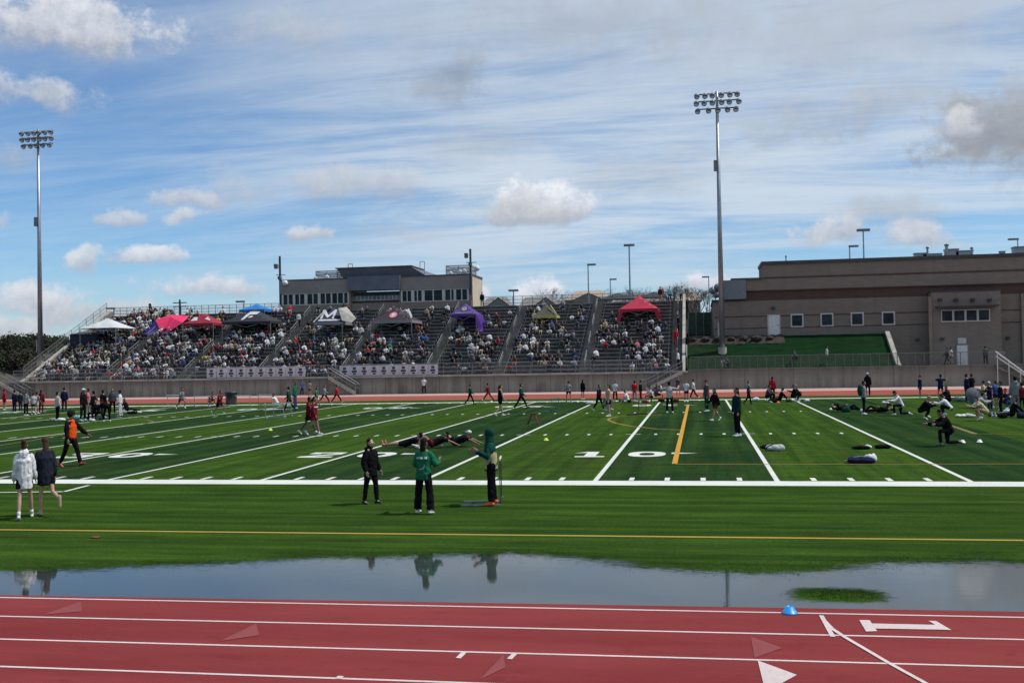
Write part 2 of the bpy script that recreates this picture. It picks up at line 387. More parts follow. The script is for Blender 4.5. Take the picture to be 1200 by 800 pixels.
# numbers ----------------------------------------------------------
def ring(n=18, a=.61, bb=.92, c=.25, d=.5, sq=2.6):
    o = []; i = []
    for k in range(n):
        t = 2*math.pi*k/n; ct, st = math.cos(t), math.sin(t)
        e = 2/sq; f = lambda v: math.copysign(abs(v)**e, v)
        o.append((a*f(ct), bb*f(st))); i.append((c*f(ct), d*f(st)))
    return [[o[k], o[(k+1)%n], i[(k+1)%n], i[k]] for k in range(n)]
def R4(x0, x1, y0, y1): return [(x0,y0),(x1,y0),(x1,y1),(x0,y1)]
GL = {'0': ring(), '1': [R4(-.18,.2,-.92,.92), R4(-.45,.5,-.92,-.60), [(-.6,.42),(-.18,.55),(-.18,.92)]],
 '2': [R4(-.6,.6,-.92,-.55), [(-.6,-.55),(-.18,-.55),(.6,.2),(.6,.55),(.25,.3)], R4(.22,.6,.5,.7), R4(-.6,.6,.6,.92), R4(-.6,-.22,.3,.6)],
 '3': [R4(-.6,.6,-.92,-.6), R4(-.6,.6,.6,.92), R4(-.25,.5,-.15,.17), R4(.24,.6,-.6,-.15), R4(.24,.6,.17,.6), R4(-.6,-.25,-.6,-.35), R4(-.6,-.25,.35,.6)],
 '4': [R4(.12,.45,-.92,.92), R4(-.62,.62,-.45,-.15), [(-.62,-.15),(-.25,-.15),(.12,.6),(.12,.92)]],
 '5': [R4(-.6,.6,.58,.92), R4(-.6,-.22,0,.58), R4(-.22,.6,0,.3), R4(.22,.6,-.58,0), R4(-.6,.6,-.92,-.58)]}
b = MB()
def number(b, ch, x, y, flip=1):
    for k, pl in enumerate(GL[ch]):
        b.poly([(x+flip*px, y+flip*py, .007+.0006*k) for px, py in pl])
for k in range(1, 10):
    v = str(k*10 if k <= 5 else 100-k*10); x = -k*10*YD
    for (yc, fl) in ((7.3, 1), (W_-7.3, -1)):
        number(b, v[0], x-fl*(.85 if v[0] == '1' else .98), yc, fl); number(b, v[1], x+fl*.98, yc, fl)
        if k != 5:
            s = 1 if k < 5 else -1
            xa = x + s*1.76 + (0 if s*fl > 0 else 0)
            yt = yc + fl*.35
            b.poly([(xa, yt+.24, .007), (xa, yt-.24, .007), (xa+s*.85, yt, .007)][::s])
tag(b.build('yard_numbers', M['line']), kind='structure')
# yellow and orange lines of the other sports
b = MB(); strip(b, onz(0, 620.5), onz(1200, 633), .12, .005); strip(b, onz(-400, 617.5), onz(0, 620.5), .12, .0052)
tag(b.build('yellow_touchline', M['yline']), kind='structure')
b = MB()
strip(b, onz(790.5, 543.5), onz(806.5, 474), .16, .011)
tag(b.build('penalty_box_line', M['oline']), kind='structure')
b = MB()
strip(b, onz(792, 544), onz(1300, 543.5), .10, .009)
arc = [onz(*p) for p in ((800,504),(770,502.5),(741,499.5),(722,496),(713,492.5),(714,490.3),(724,488),(745,486.8),(775,486))]
pathstrip(b, arc, .16, .009)
tag(b.build('penalty_arc_line', painted_line('tan_turf_line', (.28,.17,.05))), kind='structure')
b = MB()
strip(b, onz(1096, 492.5), onz(1143.5, 508.5), .22, .009); strip(b, onz(1143.5, 508.5), onz(1300, 508.5), .10, .0092)
pathstrip(b, [onz(*p) for p in ((-20,525),(40,515.5),(90,506.5),(135,501),(165,497.5),(180,494),(172,492),(150,490.5))], .13, .009)
tag(b.build('restraining_lines', M['lline']), kind='structure')
# track lane lines ---------------------------------------------------
b = MB()
lanes = [((0,700.5),(1200,724)), ((0,722.5),(1200,750)), ((0,749.3),(1200,782.5)), ((0,781.5),(1200,824))]
for (p, q) in lanes:
    P, Q = onz(*p), onz(*q); d = (Q-P).normalized(); strip(b, P-d*90, Q+d*60, .05, .012)
P, Q = onz(0,781.5), onz(1200,824)
for k in range(1, 5): strip(b, (P.x-80, P.y-1.07*k), (Q.x+60, Q.y-1.07*k-.1), .05, .012)
tag(b.build('lane_lines', M['tline']), kind='structure')
b = MB()
strip(b, onz(962.5, 722), onz(976, 747), .055, .016)
pathstrip(b, [onz(*p) for p in ((966,728),(975,737.5),(990,747.5),(1013,761),(1040,777),(1080,799),(1130,828))], .05, .017)
# lane number 1, lying along the lane
def tri(b, pts, z=.016): b.poly([tuple(onz(*p).xy)+(z,) for p in pts])
tri(b, [(1007,727.5),(1019,727.5),(1028,740.5),(1015,741)]); tri(b, [(1020,731.5),(1097,733.2),(1099,738.8),(1026,737.5)], .0165)
tri(b, [(1088,728.5),(1097,728.8),(1115,739.3),(1099,738.8),(1096,733.2)], .017)
tri(b, [(888,775),(934,792),(897,812)])
for p in ((538,765.5),(598,766.5)): tri(b, [(p[0]+3,p[1]-.5),(p[0]+9,p[1]),(p[0]+2,p[1]+7),(p[0]-4,p[1]+6.5)])
tri(b, [(396,793),(403,793.4),(400,796.5),(393,796)])
tag(b.build('lane_marks', M['tline']), kind='structure')
b = MB()
for pts in (((880,747),(917,760),(884,772)), ((300,731.5),(304,745),(258,752)), ((95,705.5),(96,717),(50,721)), ((590,768),(592,783),(563,797))): tri(b, pts, .014)
tag(b.build('worn_lane_marks', M['tfaint']), kind='structure')

# ------------------------------------------------------------------ puddle
far = [(-260,676),(-100,671),(0,667),(60,665.5),(110,665.5),(150,662.5),(200,659),(260,658.5),(300,657),(345,653.5),(400,650.5),(440,651),(480,650),(520,649),(560,648),(600,646),(640,648),(700,655),(760,662),(820,665.5),(870,668),(930,667),(980,663),(1040,659),(1100,656.5),(1150,655),(1200,659),(1280,661),(1400,668),(1500,674)]
fw = [onz(*p) for p in far]
def farY(x):
    for a, c in zip(fw[:-1], fw[1:]):
        if a.x <= x <= c.x: return a.y + (c.y-a.y)*(x-a.x)/(c.x-a.x)
    return -99
isl = [(onz(983,697), .50, .34)]
x0, x1 = fw[0].x, fw[-1].x; nx, ny = 300, 50; ya, yb = -14.6, max(p.y for p in fw)+.5
vs = []; wet = []
for j in range(ny+1):
    for i in range(nx+1):
        x = x0+(x1-x0)*i/nx; y = ya+(yb-ya)*j/ny
        y = max(y, edgeY(x, -.0)+.0)
        w = min((farY(x)-y)*.55, (x-x0)*.3, (x1-x)*.3)
        for c, ax, ay in isl:
            dx = abs(x-c.x)/ax; dy = abs(y-c.y)/ay; dd = (dx**3+dy**3)**(1/3)-1; w = min(w, dd*min(ax, ay)*1.6)
        vs.append((x, y, .004)); wet.append(w)
fs = []
for j in range(ny):
    for i in range(nx):
        q = (j*(nx+1)+i, j*(nx+1)+i+1, (j+1)*(nx+1)+i+1, (j+1)*(nx+1)+i)
        if max(wet[k] for k in q) > -.42 and abs(vs[q[0]][1]-vs[q[3]][1]) > 1e-4: fs.append(q)
me = bpy.data.meshes.new('puddle'); me.from_pydata(vs, [], fs)
at = me.attributes.new('wet', 'FLOAT', 'POINT'); at.data.foreach_set('value', wet)
me.materials.append(M['water']); me.polygons.foreach_set('use_smooth', [True]*len(fs))
tag(link('puddle_water', me), kind='structure')
# loose turf blades standing at the water's edge
def blades():
    b = MB()
    def tuft(x, y, h):
        for k in range(3):
            a = rnd.uniform(0, math.pi); l = rnd.uniform(-.012,.012); w = rnd.uniform(.0015,.0035); hh = h*rnd.uniform(.6,1.2)
            ox, oy = x+rnd.uniform(-.05,.05), y+rnd.uniform(-.05,.05); cx, cy = math.cos(a)*w, math.sin(a)*w
            b.add([(ox-cx,oy-cy,0),(ox+cx,oy+cy,0),(ox+l,oy+rnd.uniform(-.01,.01),hh)], [(0,1,2)])
    n = 0
    while n < 6500:
        px = rnd.uniform(-20, 1220)
        if rnd.random() < .1:
            c, ax, ay = isl[0]
            a = rnd.uniform(0, 6.283); q = rnd.random()**.5
            tuft(c.x+ax*q*math.cos(a)*1.02, c.y+ay*q*math.sin(a)*1.05, .022)
        else:
            p = onz(px, 668); y = farY(p.x) + rnd.gauss(0, .32) + .05
            tuft(p.x, y, .018)
        n += 1
    return b
tag(blades().build('grass_blades', M['turf'], None), 'short green turf blades along the puddle edge', 'grass', kind='stuff')

# ================================================================== retaining wall and stands
XL = ony(17, 451, 70.9).x; XR = ony(801, 432, 71.2).x
WT = 1.62
def XA(px, py, Y): return ony(px, py, Y).x
def ZA(px, py, Y): return ony(px, py, Y).z
wr = empty('retaining_wall', (0, 0, 0), label='long grey concrete wall below the front walkway of the bleachers', cat='wall')
b = MB(); b.box(XL-.5, XR+.4, 70.6, 71.0, -.02, WT); b.build('wall_face', M['wall'], wr)
b = MB(); b.box(XL-.55, XR+.4, 70.5, 71.12, WT+.003, WT+.17); b.build('wall_cap', M['cap'], wr)
b = MB(); b.box(XL, XR, 71.0, 73.0, 1.2, WT-.02); tag(b.build('walkway', M['stair']), kind='structure')
# guard rail
def rail_run(name, label, x0, x1, y, z, h, n, mat, cat='railing', mesh=None, group=None, bars=3, r=.025):
    t = empty(name, (x0, y, z), label=label, cat=cat, group=group); L = x1-x0
    b = MB()
    for k in range(bars): zz = h*(k+1)/bars; b.bar((0,0,zz),(L,0,zz), r, 5)
    b.build('top_rail', mat, t)
    pm = MB(); pm.bar((0,0,0),(0,0,h), r*1.25, 5); pme = pm.mesh('post', mat)
    for k in range(n+1): link('post', pme, t, loc=(L*k/n, 0, 0))
    if mesh is not None:
        q = MB(); q.quad((0,.02,.05),(L,.02,.05),(L,.02,h-.03),(0,.02,h-.03)); q.build('mesh_panel', mesh, t)
    return t
sx1, sx2, sx3, sx4 = XA(395, 440, 70.8), XA(404, 440, 70.8), XA(782, 432, 70.8), XA(795, 432, 70.8)
rail_run('guard_rail', 'pale metal guard rail above the wall, left of the middle field stairs', XL, sx1, 70.8, WT+.17, 1.12, 26, M['rail'], mesh=M['chain'])
rail_run('guard_rail', 'pale metal guard rail above the wall, between the two flights of field stairs', sx2, sx3, 70.8, WT+.17, 1.12, 22, M['rail'], mesh=M['chain'])

NR, RISE, RUN, Y0, Z0 = 19, .40, .845, 73.0, WT
ab = [120, 212, 300, 398, 498, 583, 684, 792]
AW = 1.1
AX = [XA(p, 436-.006*p, 73.0) for p in ab]
edges = [XL+.35]
for a in AX: edges += [a-AW/2, a+AW/2]
edges[-1] = XR-.1; edges[-2] = edges[-1]-AW
AX[-1] = (edges[-1]+edges[-2])/2
secs = [(edges[2*i], edges[2*i+1]) for i in range(8)]
secnames = ['section of bleachers at the left end, under the white canopy', 'section of bleachers under the tilted red and blue canopy', 'section of bleachers under the black canopy with the white logo',
 'section of bleachers under the navy canopy with the big M', 'section of bleachers under the maroon-black canopy with the round crest', 'section of bleachers under the purple canopy',
 'section of bleachers under the yellow framed canopy', 'section of bleachers under the bright red canopy']
def seatpos(i): return Y0+RUN*i+.42, Z0+RISE*i
for (xa, xb), lab in zip(secs, secnames):
    t = empty('bleacher_section', (xa, Y0, Z0), label=lab, cat='bleachers'); L = xb-xa
    b = MB()
    prof = []
    for i in range(NR): prof += [(RUN*i, RISE*i if i else 0), (RUN*(i+1), RISE*i)]
    for i in range(NR):
        b.quad((0,RUN*i,RISE*i),(L,RUN*i,RISE*i),(L,RUN*(i+1),RISE*i),(0,RUN*(i+1),RISE*i))
        b.quad((0,RUN*(i+1),RISE*i),(L,RUN*(i+1),RISE*i),(L,RUN*(i+1),RISE*(i+1)),(0,RUN*(i+1),RISE*(i+1)))
    b.build('terrace', M['terrace'], t)
    pl = MB(); pl.box(.1, L-.1, .34, .62, .38, .43); nb = max(2, int(L/2.2))
    for k in range(nb+1): x = .3+(L-.6)*k/nb; pl.box(x-.025, x+.025, .45, .53, .002, .378)
    pme = pl.mesh('bench', M['bench'])
    for i in range(NR): link('bench', pme, t, loc=(0, RUN*i, RISE*i))
hr = ['left end', 'second', 'third', 'fourth', 'fifth', 'sixth', 'seventh', 'eighth']
al = ['aisle stairs between the white canopy and the tilted red canopy sections', 'aisle stairs between the tilted red canopy and the black canopy sections', 'aisle stairs just left of the navy canopy section, climbing to the press box corner',
 'aisle stairs between the navy canopy and the maroon-black canopy', 'aisle stairs between the maroon-black canopy and the purple canopy', 'aisle stairs between the purple canopy and the yellow framed canopy',
 'aisle stairs between the yellow framed canopy and the bright red canopy', 'aisle stairs against the right end wall of the bleachers']
for j, lab in enumerate(al):
    xa, xb = edges[2*j+1]+.004, edges[2*j+2]-.004; L = xb-xa
    t = empty('aisle_stairs', (xa, Y0, Z0), label=lab, cat='stairs')
    b = MB()
    for i in range(NR*2):
        y = RUN/2*i; z = RISE/2*(i+1)-.03
        b.quad((0,y,z-RISE/2),(L,y,z-RISE/2),(L,y,z),(0,y,z)); b.quad((0,y,z),(L,y,z),(L,y+RUN/2,z),(0,y+RUN/2,z))
    b.quad((0,0,-.05),(0,NR*RUN,-.05),(0,NR*RUN,NR*RISE-.03),(0,0,.17)); b.quad((L,0,-.05),(L,NR*RUN,-.05),(L,NR*RUN,NR*RISE-.03),(L,0,.17))
    b.build('flight', M['stair'], t)
    for (i0, i1) in ((1, 3.6), (6, 8.6), (11, 13.6), (15.8, 18.2)):
        b = MB(); p0 = Vector((L/2, RUN*i0, RISE*i0+.9)); p1 = Vector((L/2, RUN*i1, RISE*i1+.9))
        b.bar(p0, p1, .03, 6); b.bar(p0-Vector((0,0,.35)), p1-Vector((0,0,.35)), .022, 5)
        b.bar(p0, p0-Vector((0,0,.9)), .03, 6); b.bar(p1, p1-Vector((0,0,.9)), .03, 6); pm = (p0+p1)/2; b.bar(pm, pm-Vector((0,0,.9)), .03, 6)
        b.build('handrail', M['rail'], t)
# end walls
YT = Y0+RUN*NR; ZT = Z0+RISE*NR
for (x, lab, w) in ((XL, 'sloping concrete end wall with a pale cap at the left end of the bleachers', .35), (XR, 'sloping concrete end wall with a pale cap at the right end of the bleachers', .24)):
    t = empty('end_wall', (x, 0, 0), label=lab, cat='wall')
    b = MB(); A = [(71.0,0),(YT+.5,0),(YT+.5,ZT+.55),(71.0,WT-.4)]
    A = [(71.0,0),(YT+.5,0),(YT+.5,ZT+.62),(YT,ZT+.62),(Y0,Z0+.42),(71.1,Z0-.35)]
    b.poly([(-w/2,y,z) for y,z in A]); b.poly([(w/2,y,z) for y,z in A][::-1])
    n = len(A)
    for k in range(n): (ya,za),(yb,zb) = A[k],A[(k+1)%n]; b.quad((-w/2,ya,za),(w/2,ya,za),(w/2,yb,zb),(-w/2,yb,zb))
    b.build('wall_face', M['stair'], t)
    b = MB(); c = w/2+.03
    for (ya,za),(yb,zb) in (((YT,ZT+.62),(Y0,Z0+.42)),((Y0,Z0+.42),(71.05,Z0-.35))):
        b.add([(-c,ya,za+.01),(c,ya,za+.01),(c,yb,zb+.01),(-c,yb,zb+.01),(-c,ya,za+.16),(c,ya,za+.16),(c,yb,zb+.16),(-c,yb,zb+.16)],[(0,3,2,1),(4,5,6,7),(0,1,5,4),(1,2,6,5),(2,3,7,6),(3,0,4,7)])
    b.build('wall_cap', M['cap'], t)
t = empty('side_rail', (XL-.45, 0, 0), label='thin sloping metal railing beside the left end wall of the bleachers', cat='railing')
b = MB()
for k in range(3): h = .8+.45*k; b.bar((0,Y0,Z0+h),(0,YT,ZT+h),.025,5)
for i in range(12): f = i/11; b.bar((0,Y0+(YT-Y0)*f,Z0+(ZT-Z0)*f+.3),(0,Y0+(YT-Y0)*f,Z0+(ZT-Z0)*f+1.7),.03,5)
b.build('rail_bars', M['raildark'], t); q = MB(); q.quad((.02,Y0,Z0+.5),(.02,YT,ZT+.5),(.02,YT,ZT+1.7),(.02,Y0,Z0+1.7)); q.build('mesh_panel', M['chain'], t)
# top concourse and its back fence
sheet('upper_concourse', XL, XR+.3, YT, YT+60, ZT, M['asphalt'])
b = MB(); b.box(XL, XR, YT+.003, YT+.3, 0, ZT-.02); tag(b.build('concrete_wall', M['stair']), 'concrete back of the bleachers below the upper concourse', 'wall')
rail_run('back_rail', 'dark railing along the top of the bleachers, right of the press box', XA(566,350,YT+1), XR, YT+1.2, ZT, 1.15, 20, M['raildark'], mesh=M['chain'])
rail_run('back_rail', 'dark railing along the top of the bleachers, left of the press box', XL-.3, XA(326,372,YT+1), YT+1.2, ZT, 1.15, 24, M['raildark'], mesh=M['chain'])

# field stairs -------------------------------------------------------
def field_stairs(name, label, xtop, xbot, y0, y1, ztop, parent_mat):
    t = empty(name, ((xtop), y0, 0), label=label, cat='stairs'); D = xbot-xtop; s = 1 if D > 0 else -1; n = 9
    b = MB()
    for k in range(n):
        xa = D*k/n; xb = D*(k+1)/n; z = ztop*(n-k-1)/n+.02
        b.box(min(xa,xb), max(xa,xb)-.002, 0, y1-y0, 0 if z > .03 else -.01, max(z,.03)+k*.0003)
    b.build('flight', M['stair'], t)
    b = MB(); b.add([(0,-.12,ztop+.28),(D,-.12,.3),(D,-.12,-.02),(0,-.12,ztop-.05),(0,-.003,ztop+.28),(D,-.003,.3),(D,-.003,-.02),(0,-.003,ztop-.05)],[(0,1,2,3),(4,7,6,5),(0,4,5,1),(3,2,6,7),(0,3,7,4),(1,5,6,2)])
    b.build('stringer', M['cap'], t)
    for yy in (-.06, y1-y0-.06):
        b = MB()
        for h in (1.05, .7): b.bar((0,yy,ztop+h),(D,yy,h),.03,6); b.bar((D,yy,h),(D+s*.35,yy,h),.03,6)
        for k in range(4): f = k/3; b.bar((D*f,yy,ztop*(1-f)+.05),(D*f,yy,ztop*(1-f)+1.05),.03,6)
        b.build('handrail', M['rail'], t)
    return t
field_stairs('field_stairs', 'concrete steps down to the track near the middle of the wall, below the maroon-black canopy', XA(386,446,69.6), XA(418,460,69.6), 69.3, 70.45, WT, None)
field_stairs('field_stairs', 'concrete flight of steps down to the track below the bright red canopy', XA(800,440,69.6), XA(757,457,69.6), 69.3, 70.45, WT, None)
field_stairs('field_stairs', 'concrete flight of steps at the far left end of the wall', XA(2,450,69.8), XA(33,463,69.8), 69.3, 70.45, WT, None)

# banners on the railing ----------------------------------------------
M['banner'] = plain('banner_vinyl', (.50,.50,.53), .6, .2, 1.5); M['bannermark'] = plain('banner_print', (.04,.04,.05), .6, .4, 3)
def banner(px, y, big, lab, grp):
    x = XA(px, y, 70.7); t = empty('railing_banner', (x, 70.66, WT+.2), label=lab, cat='banner', group=grp)
    w = 1.0 if big else .75; b = MB(); b.box(-w/2, w/2, -.012, 0, .02, 1.02); b.build('vinyl_sheet', M['banner'], t)
    b = MB()
    k = rnd.random()
    b.box(-w*.16, w*.16, -.02, -.014, .60, .84); b.box(-w*.27, w*.25, -.02, -.014, .33, .54); b.box(-w*.13, w*.16, -.02, -.014, .12, .28)
    b.build('printed_figure', M['bannermark'], t)
def banners(lst, where):
    for i, (px, y) in enumerate(lst):
        banner(px, y, True, 'white banner with a dark player print, hung %s' % where, 'banners '+where)
banners([(248+11.6*k, 440-.03*k) for k in range(10)], 'left of the middle field stairs')
banners([(404+11.5*k, 438-.06*k) for k in range(10)], 'right of the middle field stairs')

# ================================================================== press box
PY = YT+1.9
def PX(px, py): return XA(px, py, PY)
def PZ(px, py): return ZA(px, py, PY)
xl, xr = PX(329,350), PX(552,340); zr = (PZ(340,329)+PZ(540,322.5))/2; zb = ZT
pb = empty('press_box', (xl, PY, zb), label='tan masonry press box with window bands and a dark central roof atop the bleachers', cat='building')
def P(x, y, z): return (x-xl, y-PY, z-zb)
def pbox(b, x0,x1,y0,y1,z0,z1): b.box(x0-xl, x1-xl, y0-PY, y1-PY, z0-zb, z1-zb)
cxl, cxr = PX(411,350), PX(468,345)
wz0, wz1 = (PZ(370,357)+PZ(510,353))/2, (PZ(370,343.5)+PZ(510,339))/2
DP = 6.2
for a, c in ((xl, cxl), (cxr, xr)):
    b = MB(); pbox(b, a, c, PY, PY+DP, zb, wz0); pbox(b, a, c, PY+.12, PY+DP, wz0, wz1); b.build('wall', M['boxwall'], pb)
for a, c in ((xl-.06, cxl), (cxr, xr+.06)): b = MB(); pbox(b, a, c, PY-.06, PY+DP, wz1, zr); b.build('parapet_wall', M['boxtop'], pb)
b = MB(); pbox(b, xl-.12, xr+.12, PY-.12, PY+DP+.1, zr+.002, zr+.14); b.build('roof_edge', M['roofdark'], pb)
b = MB(); pbox(b, cxl, cxr, PY+1.2, PY+DP, zb, wz1); b.build('entrance_wall', M['boxwall'], pb)
fz0, fz1 = wz1+.12, zr+.1
b = MB(); pbox(b, cxl-.2, cxr+.2, PY-.5, PY+1.4, fz0, fz1+.12); b.build('fascia', M['fascia'], pb)
# central glazing
gl = MB(); pbox(gl, cxl+.05, cxr-.05, PY+.75, PY+.8, zb+1.3, wz1); g = gl.build('glazing', M['glasspale'], pb)
mu = MB()
for k in range(13): x = cxl+.05+(cxr-cxl-.1)*k/12; pbox(mu, x-.04, x+.04, PY+.68, PY+.745, zb+1.3, wz1)
pbox(mu, cxl, cxr, PY+.66, PY+.75, zb+1.22, zb+1.3); mu.build('mullion', M['frame'], g)
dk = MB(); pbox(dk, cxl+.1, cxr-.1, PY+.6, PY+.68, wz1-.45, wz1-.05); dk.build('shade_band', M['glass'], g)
lb = MB(); pbox(lb, cxl, cxr, PY+.2, PY+1.0, zb, zb+.9); lb.build('front_parapet', M['boxwall'], pb)
# raised dark roof
zt2 = PZ(440,313); a0, a1, a2, a3 = PX(399,326), PX(496,321), PX(393,317), PX(480,313)
b = MB(); y0_, y1_ = PY+.9, PY+DP
b.add([P(a0,y0_,fz1+.13),P(a1,y0_,fz1+.13),P(a1+1.2,y1_,fz1+.13),P(a0,y1_,fz1+.13),P(a2,y0_-.4,zt2),P(a3,y0_-.4,zt2),P(a3,y1_,zt2),P(a2,y1_,zt2)],[(0,3,2,1),(4,5,6,7),(0,1,5,4),(1,2,6,5),(2,3,7,6),(3,0,4,7)])
b.build('raised_roof', M['fascia'], pb)
b = MB(); pbox(b, a2-.15, a3+.15, y0_-.55, y1_, zt2+.004, zt2+.12); b.build('raised_roof_edge', M['roofdark'], pb)
def window_band(x0, x1, groups):
    w = MB(); pbox(w, x0, x1, PY+.04, PY+.10, wz0+.06, wz1-.04); f = MB()
    pbox(f, x0, x1, PY-.03, PY+.118, wz0-.02, wz0+.08); pbox(f, x0, x1, PY-.03, PY+.118, wz1-.07, wz1-.01)
    L = x1-x0
    for u, wd in groups: pbox(f, x0+L*u-wd/2, x0+L*u+wd/2, PY-.025, PY+.112, wz0+.08, wz1-.07)
    wo = f.build('window', M['frame'], pb); w.build('pane', M['glass'], wo)
window_band(PX(331,350), PX(409,349), [(.004,.2),(.085,.14),(.175,.3),(.26,.12),(.355,.38),(.46,.12),(.555,.34),(.65,.12),(.74,.18),(.83,.12),(.92,.16),(.99,.2)])
window_band(PX(470,346), PX(549,341), [(.01,.2),(.09,.1),(.175,.38),(.245,.12),(.33,.36),(.48,.14),(.635,.38),(.74,.12),(.80,.3),(.90,.12),(.99,.2)])
b = MB(); pbox(b, xr+.062, xr+.13, PY+.25, PY+DP-.35, zb, zr-.25); b.build('side_wall', plain('painted_sunlight', (.50,.43,.33), .85, .1, 1), pb)  # added panel, paler than the box walls: sunlight put into its colour
b = MB(); pbox(b, xr+.002, xr+.06, PY+DP-.3, PY+DP+.02, zb, zr); b.build('corner_post', M['boxtop'], pb)
# roof cages with dishes
M['cage'] = chainmat('roof_screen', (.22,.22,.22), .28)
def cage(px0, px1, pyt, lab):
    x0, x1 = PX(px0, 320), PX(px1, 320); zt = PZ(px0, pyt)
    t = empty('roof_cage', (x0, PY+1.2, zr+.145), label=lab, cat='rooftop screen'); L = x1-x0; h = zt-zr-.145
    f = MB()
    for (u, v) in ((0,0),(L,0),(0,3),(L,3),(L/2,0)): f.bar((u,v,0),(u,v,h),.05,6)
    for z in (h, h*.55):
        for (p, q) in (((0,0,z),(L,0,z)),((0,3,z),(L,3,z)),((0,0,z),(0,3,z)),((L,0,z),(L,3,z))): f.bar(p,q,.045,6)
    f.build('frame', M['alu'], t); q = MB()
    q.quad((0,.02,0),(L,.02,0),(L,.02,h),(0,.02,h)); q.quad((.02,0,0),(.02,3,0),(.02,3,h),(.02,0,h)); q.quad((L-.02,0,0),(L-.02,3,0),(L-.02,3,h),(L-.02,0,h)); q.quad((0,2.98,0),(L,2.98,0),(L,2.98,h),(0,2.98,h))
    q.build('screen', M['cage'], t)
cage(366, 391, 317, 'grey mesh rooftop cage left of the dark raised roof of the press box')
cage(520, 549, 310.5, 'grey mesh rooftop cage near the right corner of the press box roof')
def dish(px, py, r, lab):
    x = PX(px, py); z = PZ(px, py); t = empty('roof_dish', (x, PY+.6, zr+.145), label=lab, cat='dish antenna')
    h = z-zr-.145; b = MB(); b.bar((0,0,0),(0,0,max(.1,h)),.04,6); b.build('mast', M['alu'], t)
    b = MB(); b.smooth = True; b.ell((0,-.12,max(.1,h)), (r,.12,r), 14, 8); b.build('reflector', M['white'], t)
for i, (x, y, r) in enumerate(((368,326,.22),(381,325,.34),(527,320,.25),(538,318.5,.3),(543,317.5,.28))):
    dish(x, y, r, ['small white dish at the left foot of the left roof cage','larger white dish in front of the left roof cage','round white lamp at the left of the right roof cage','white dish in the middle of the right roof cage','white dish at the right of the right roof cage'][i])
for px, lab in ((401.5,'thin hooked pipe frame on the left end of the dark press box roof'),(487,'thin hooked pipe frame on the right end of the dark press box roof')):
    x = PX(px, 312); b = MB(); z0 = zt2 if px < 450 else zr+.2; zz = PZ(px, 309 if px < 450 else 306)
    for dx in (0, .55): b.bar((dx,0,0),(dx,0,zz-z0),.04,6)
    b.bar((0,0,zz-z0),(.55,0,zz-z0),.04,6)
    o = b.build('roof_ladder', M['alu'], None, None, (x, PY+2, z0+.12)); tag(o, lab, 'ladder')
# speaker masts
def mast(px, ptop, pbot, lab, s):
    x = PX(px, 330); zt, z0 = PZ(px, ptop), PZ(px, pbot); y = PY-.35 if s > 0 else PY+.2
    t = empty('speaker_mast', (x, y, z0), label=lab, cat='speaker mast'); h = zt-z0
    b = MB(); b.bar((0,0,0),(0,0,h),.13,8); b.build('pole', M['dark'], t)
    for (dx, zf, w, hh) in ((-.45*1, .80, .42, .55), (.0, .62, .38, .4)):
        q = MB(); z = h*zf
        q.add([(dx-w/2,-.2,z),(dx+w/2,-.2,z+.05),(dx+w*.35,.3,z+.06),(dx-w*.35,.3,z),(dx-w/2,-.35,z+hh),(dx+w/2,-.35,z+hh),(dx+w*.35,.3,z+hh),(dx-w*.35,.3,z+hh)],[(0,3,2,1),(4,5,6,7),(0,1,5,4),(1,2,6,5),(2,3,7,6),(3,0,4,7)])
        sp = q.build('loudspeaker', M['lamphood'], t)
    q = MB(); q.smooth = True; q.loft([(.2,-.1,h*.60),(.55,-.35,h*.58),(.85,-.55,h*.56)], [.06,.14,.36], 12); q.build('horn', M['white'], t)
    q = MB(); q.bar((-.5,0,h*.7),(.7,0,h*.7),.04,6); q.build('bracket', M['dark'], t)
mast(327.5, 300, 373, 'tall speaker mast with horns at the left corner of the press box', -1)
mast(552.5, 292, 345, 'tall black speaker mast with a horn at the right corner of the press box', 1)
# ================================================================== school building
SY = 79.4
def SX(px, py, Y=SY): return XA(px, py, Y)
def SZ(px, py, Y=SY): return ZA(px, py, Y)
GZ = 1.82
bx0 = SX(836, 380); bx1 = SX(1200, 350)+55
z_band0 = (SZ(870,352.5)+SZ(1170,345))/2; z_band1 = (SZ(870,342.5)+SZ(1170,332.5))/2
z_t1 = (SZ(865,329)+SZ(890,327))/2; z_t2 = (SZ(900,311)+SZ(1190,299.5))/2; z_g = (SZ(900,327)+SZ(1190,315))/2
sb = empty('school_building', (bx0, SY, 0), label='long tan block school gym with a dark red band, right of the bleachers', cat='building')
def sbox(b, x0,x1,y0,y1,z0,z1): b.box(x0-bx0, x1-bx0, y0-SY, y1-SY, z0, z1)
xm, xu = SX(858,340), SX(893.5,320)
b = MB(); sbox(b, bx0, bx1, SY, SY+28, 0, z_band0); b.build('wall', M['block2'], sb)
b = MB(); sbox(b, xm-.5, bx1, SY+.05, SY+7.5, z_band0+.003, z_band1); b.build('red_band', M['blockred'], sb)
b = MB(); sbox(b, xm, bx1, SY-.06, SY+7, z_band1+.003, z_t1); b.build('middle_wall', M['block'], sb)
b = MB(); sbox(b, xu, bx1, SY-.0, SY+6, z_t1+.003, z_t2); b.build('upper_wall', M['block'], sb)
b = MB(); sbox(b, bx0-.1, xm-.55, SY-.1, SY+12, z_band0+.003, z_band0+.2); sbox(b, xm-.1, xu-.004, SY-.16, SY+7, z_t1+.004, z_t1+.2); sbox(b, xu-.1, bx1, SY-.14, SY+6, z_t2+.003, z_t2+.32); b.build('roof_edge', M['roofdark'], sb)
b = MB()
gy = SY-.06
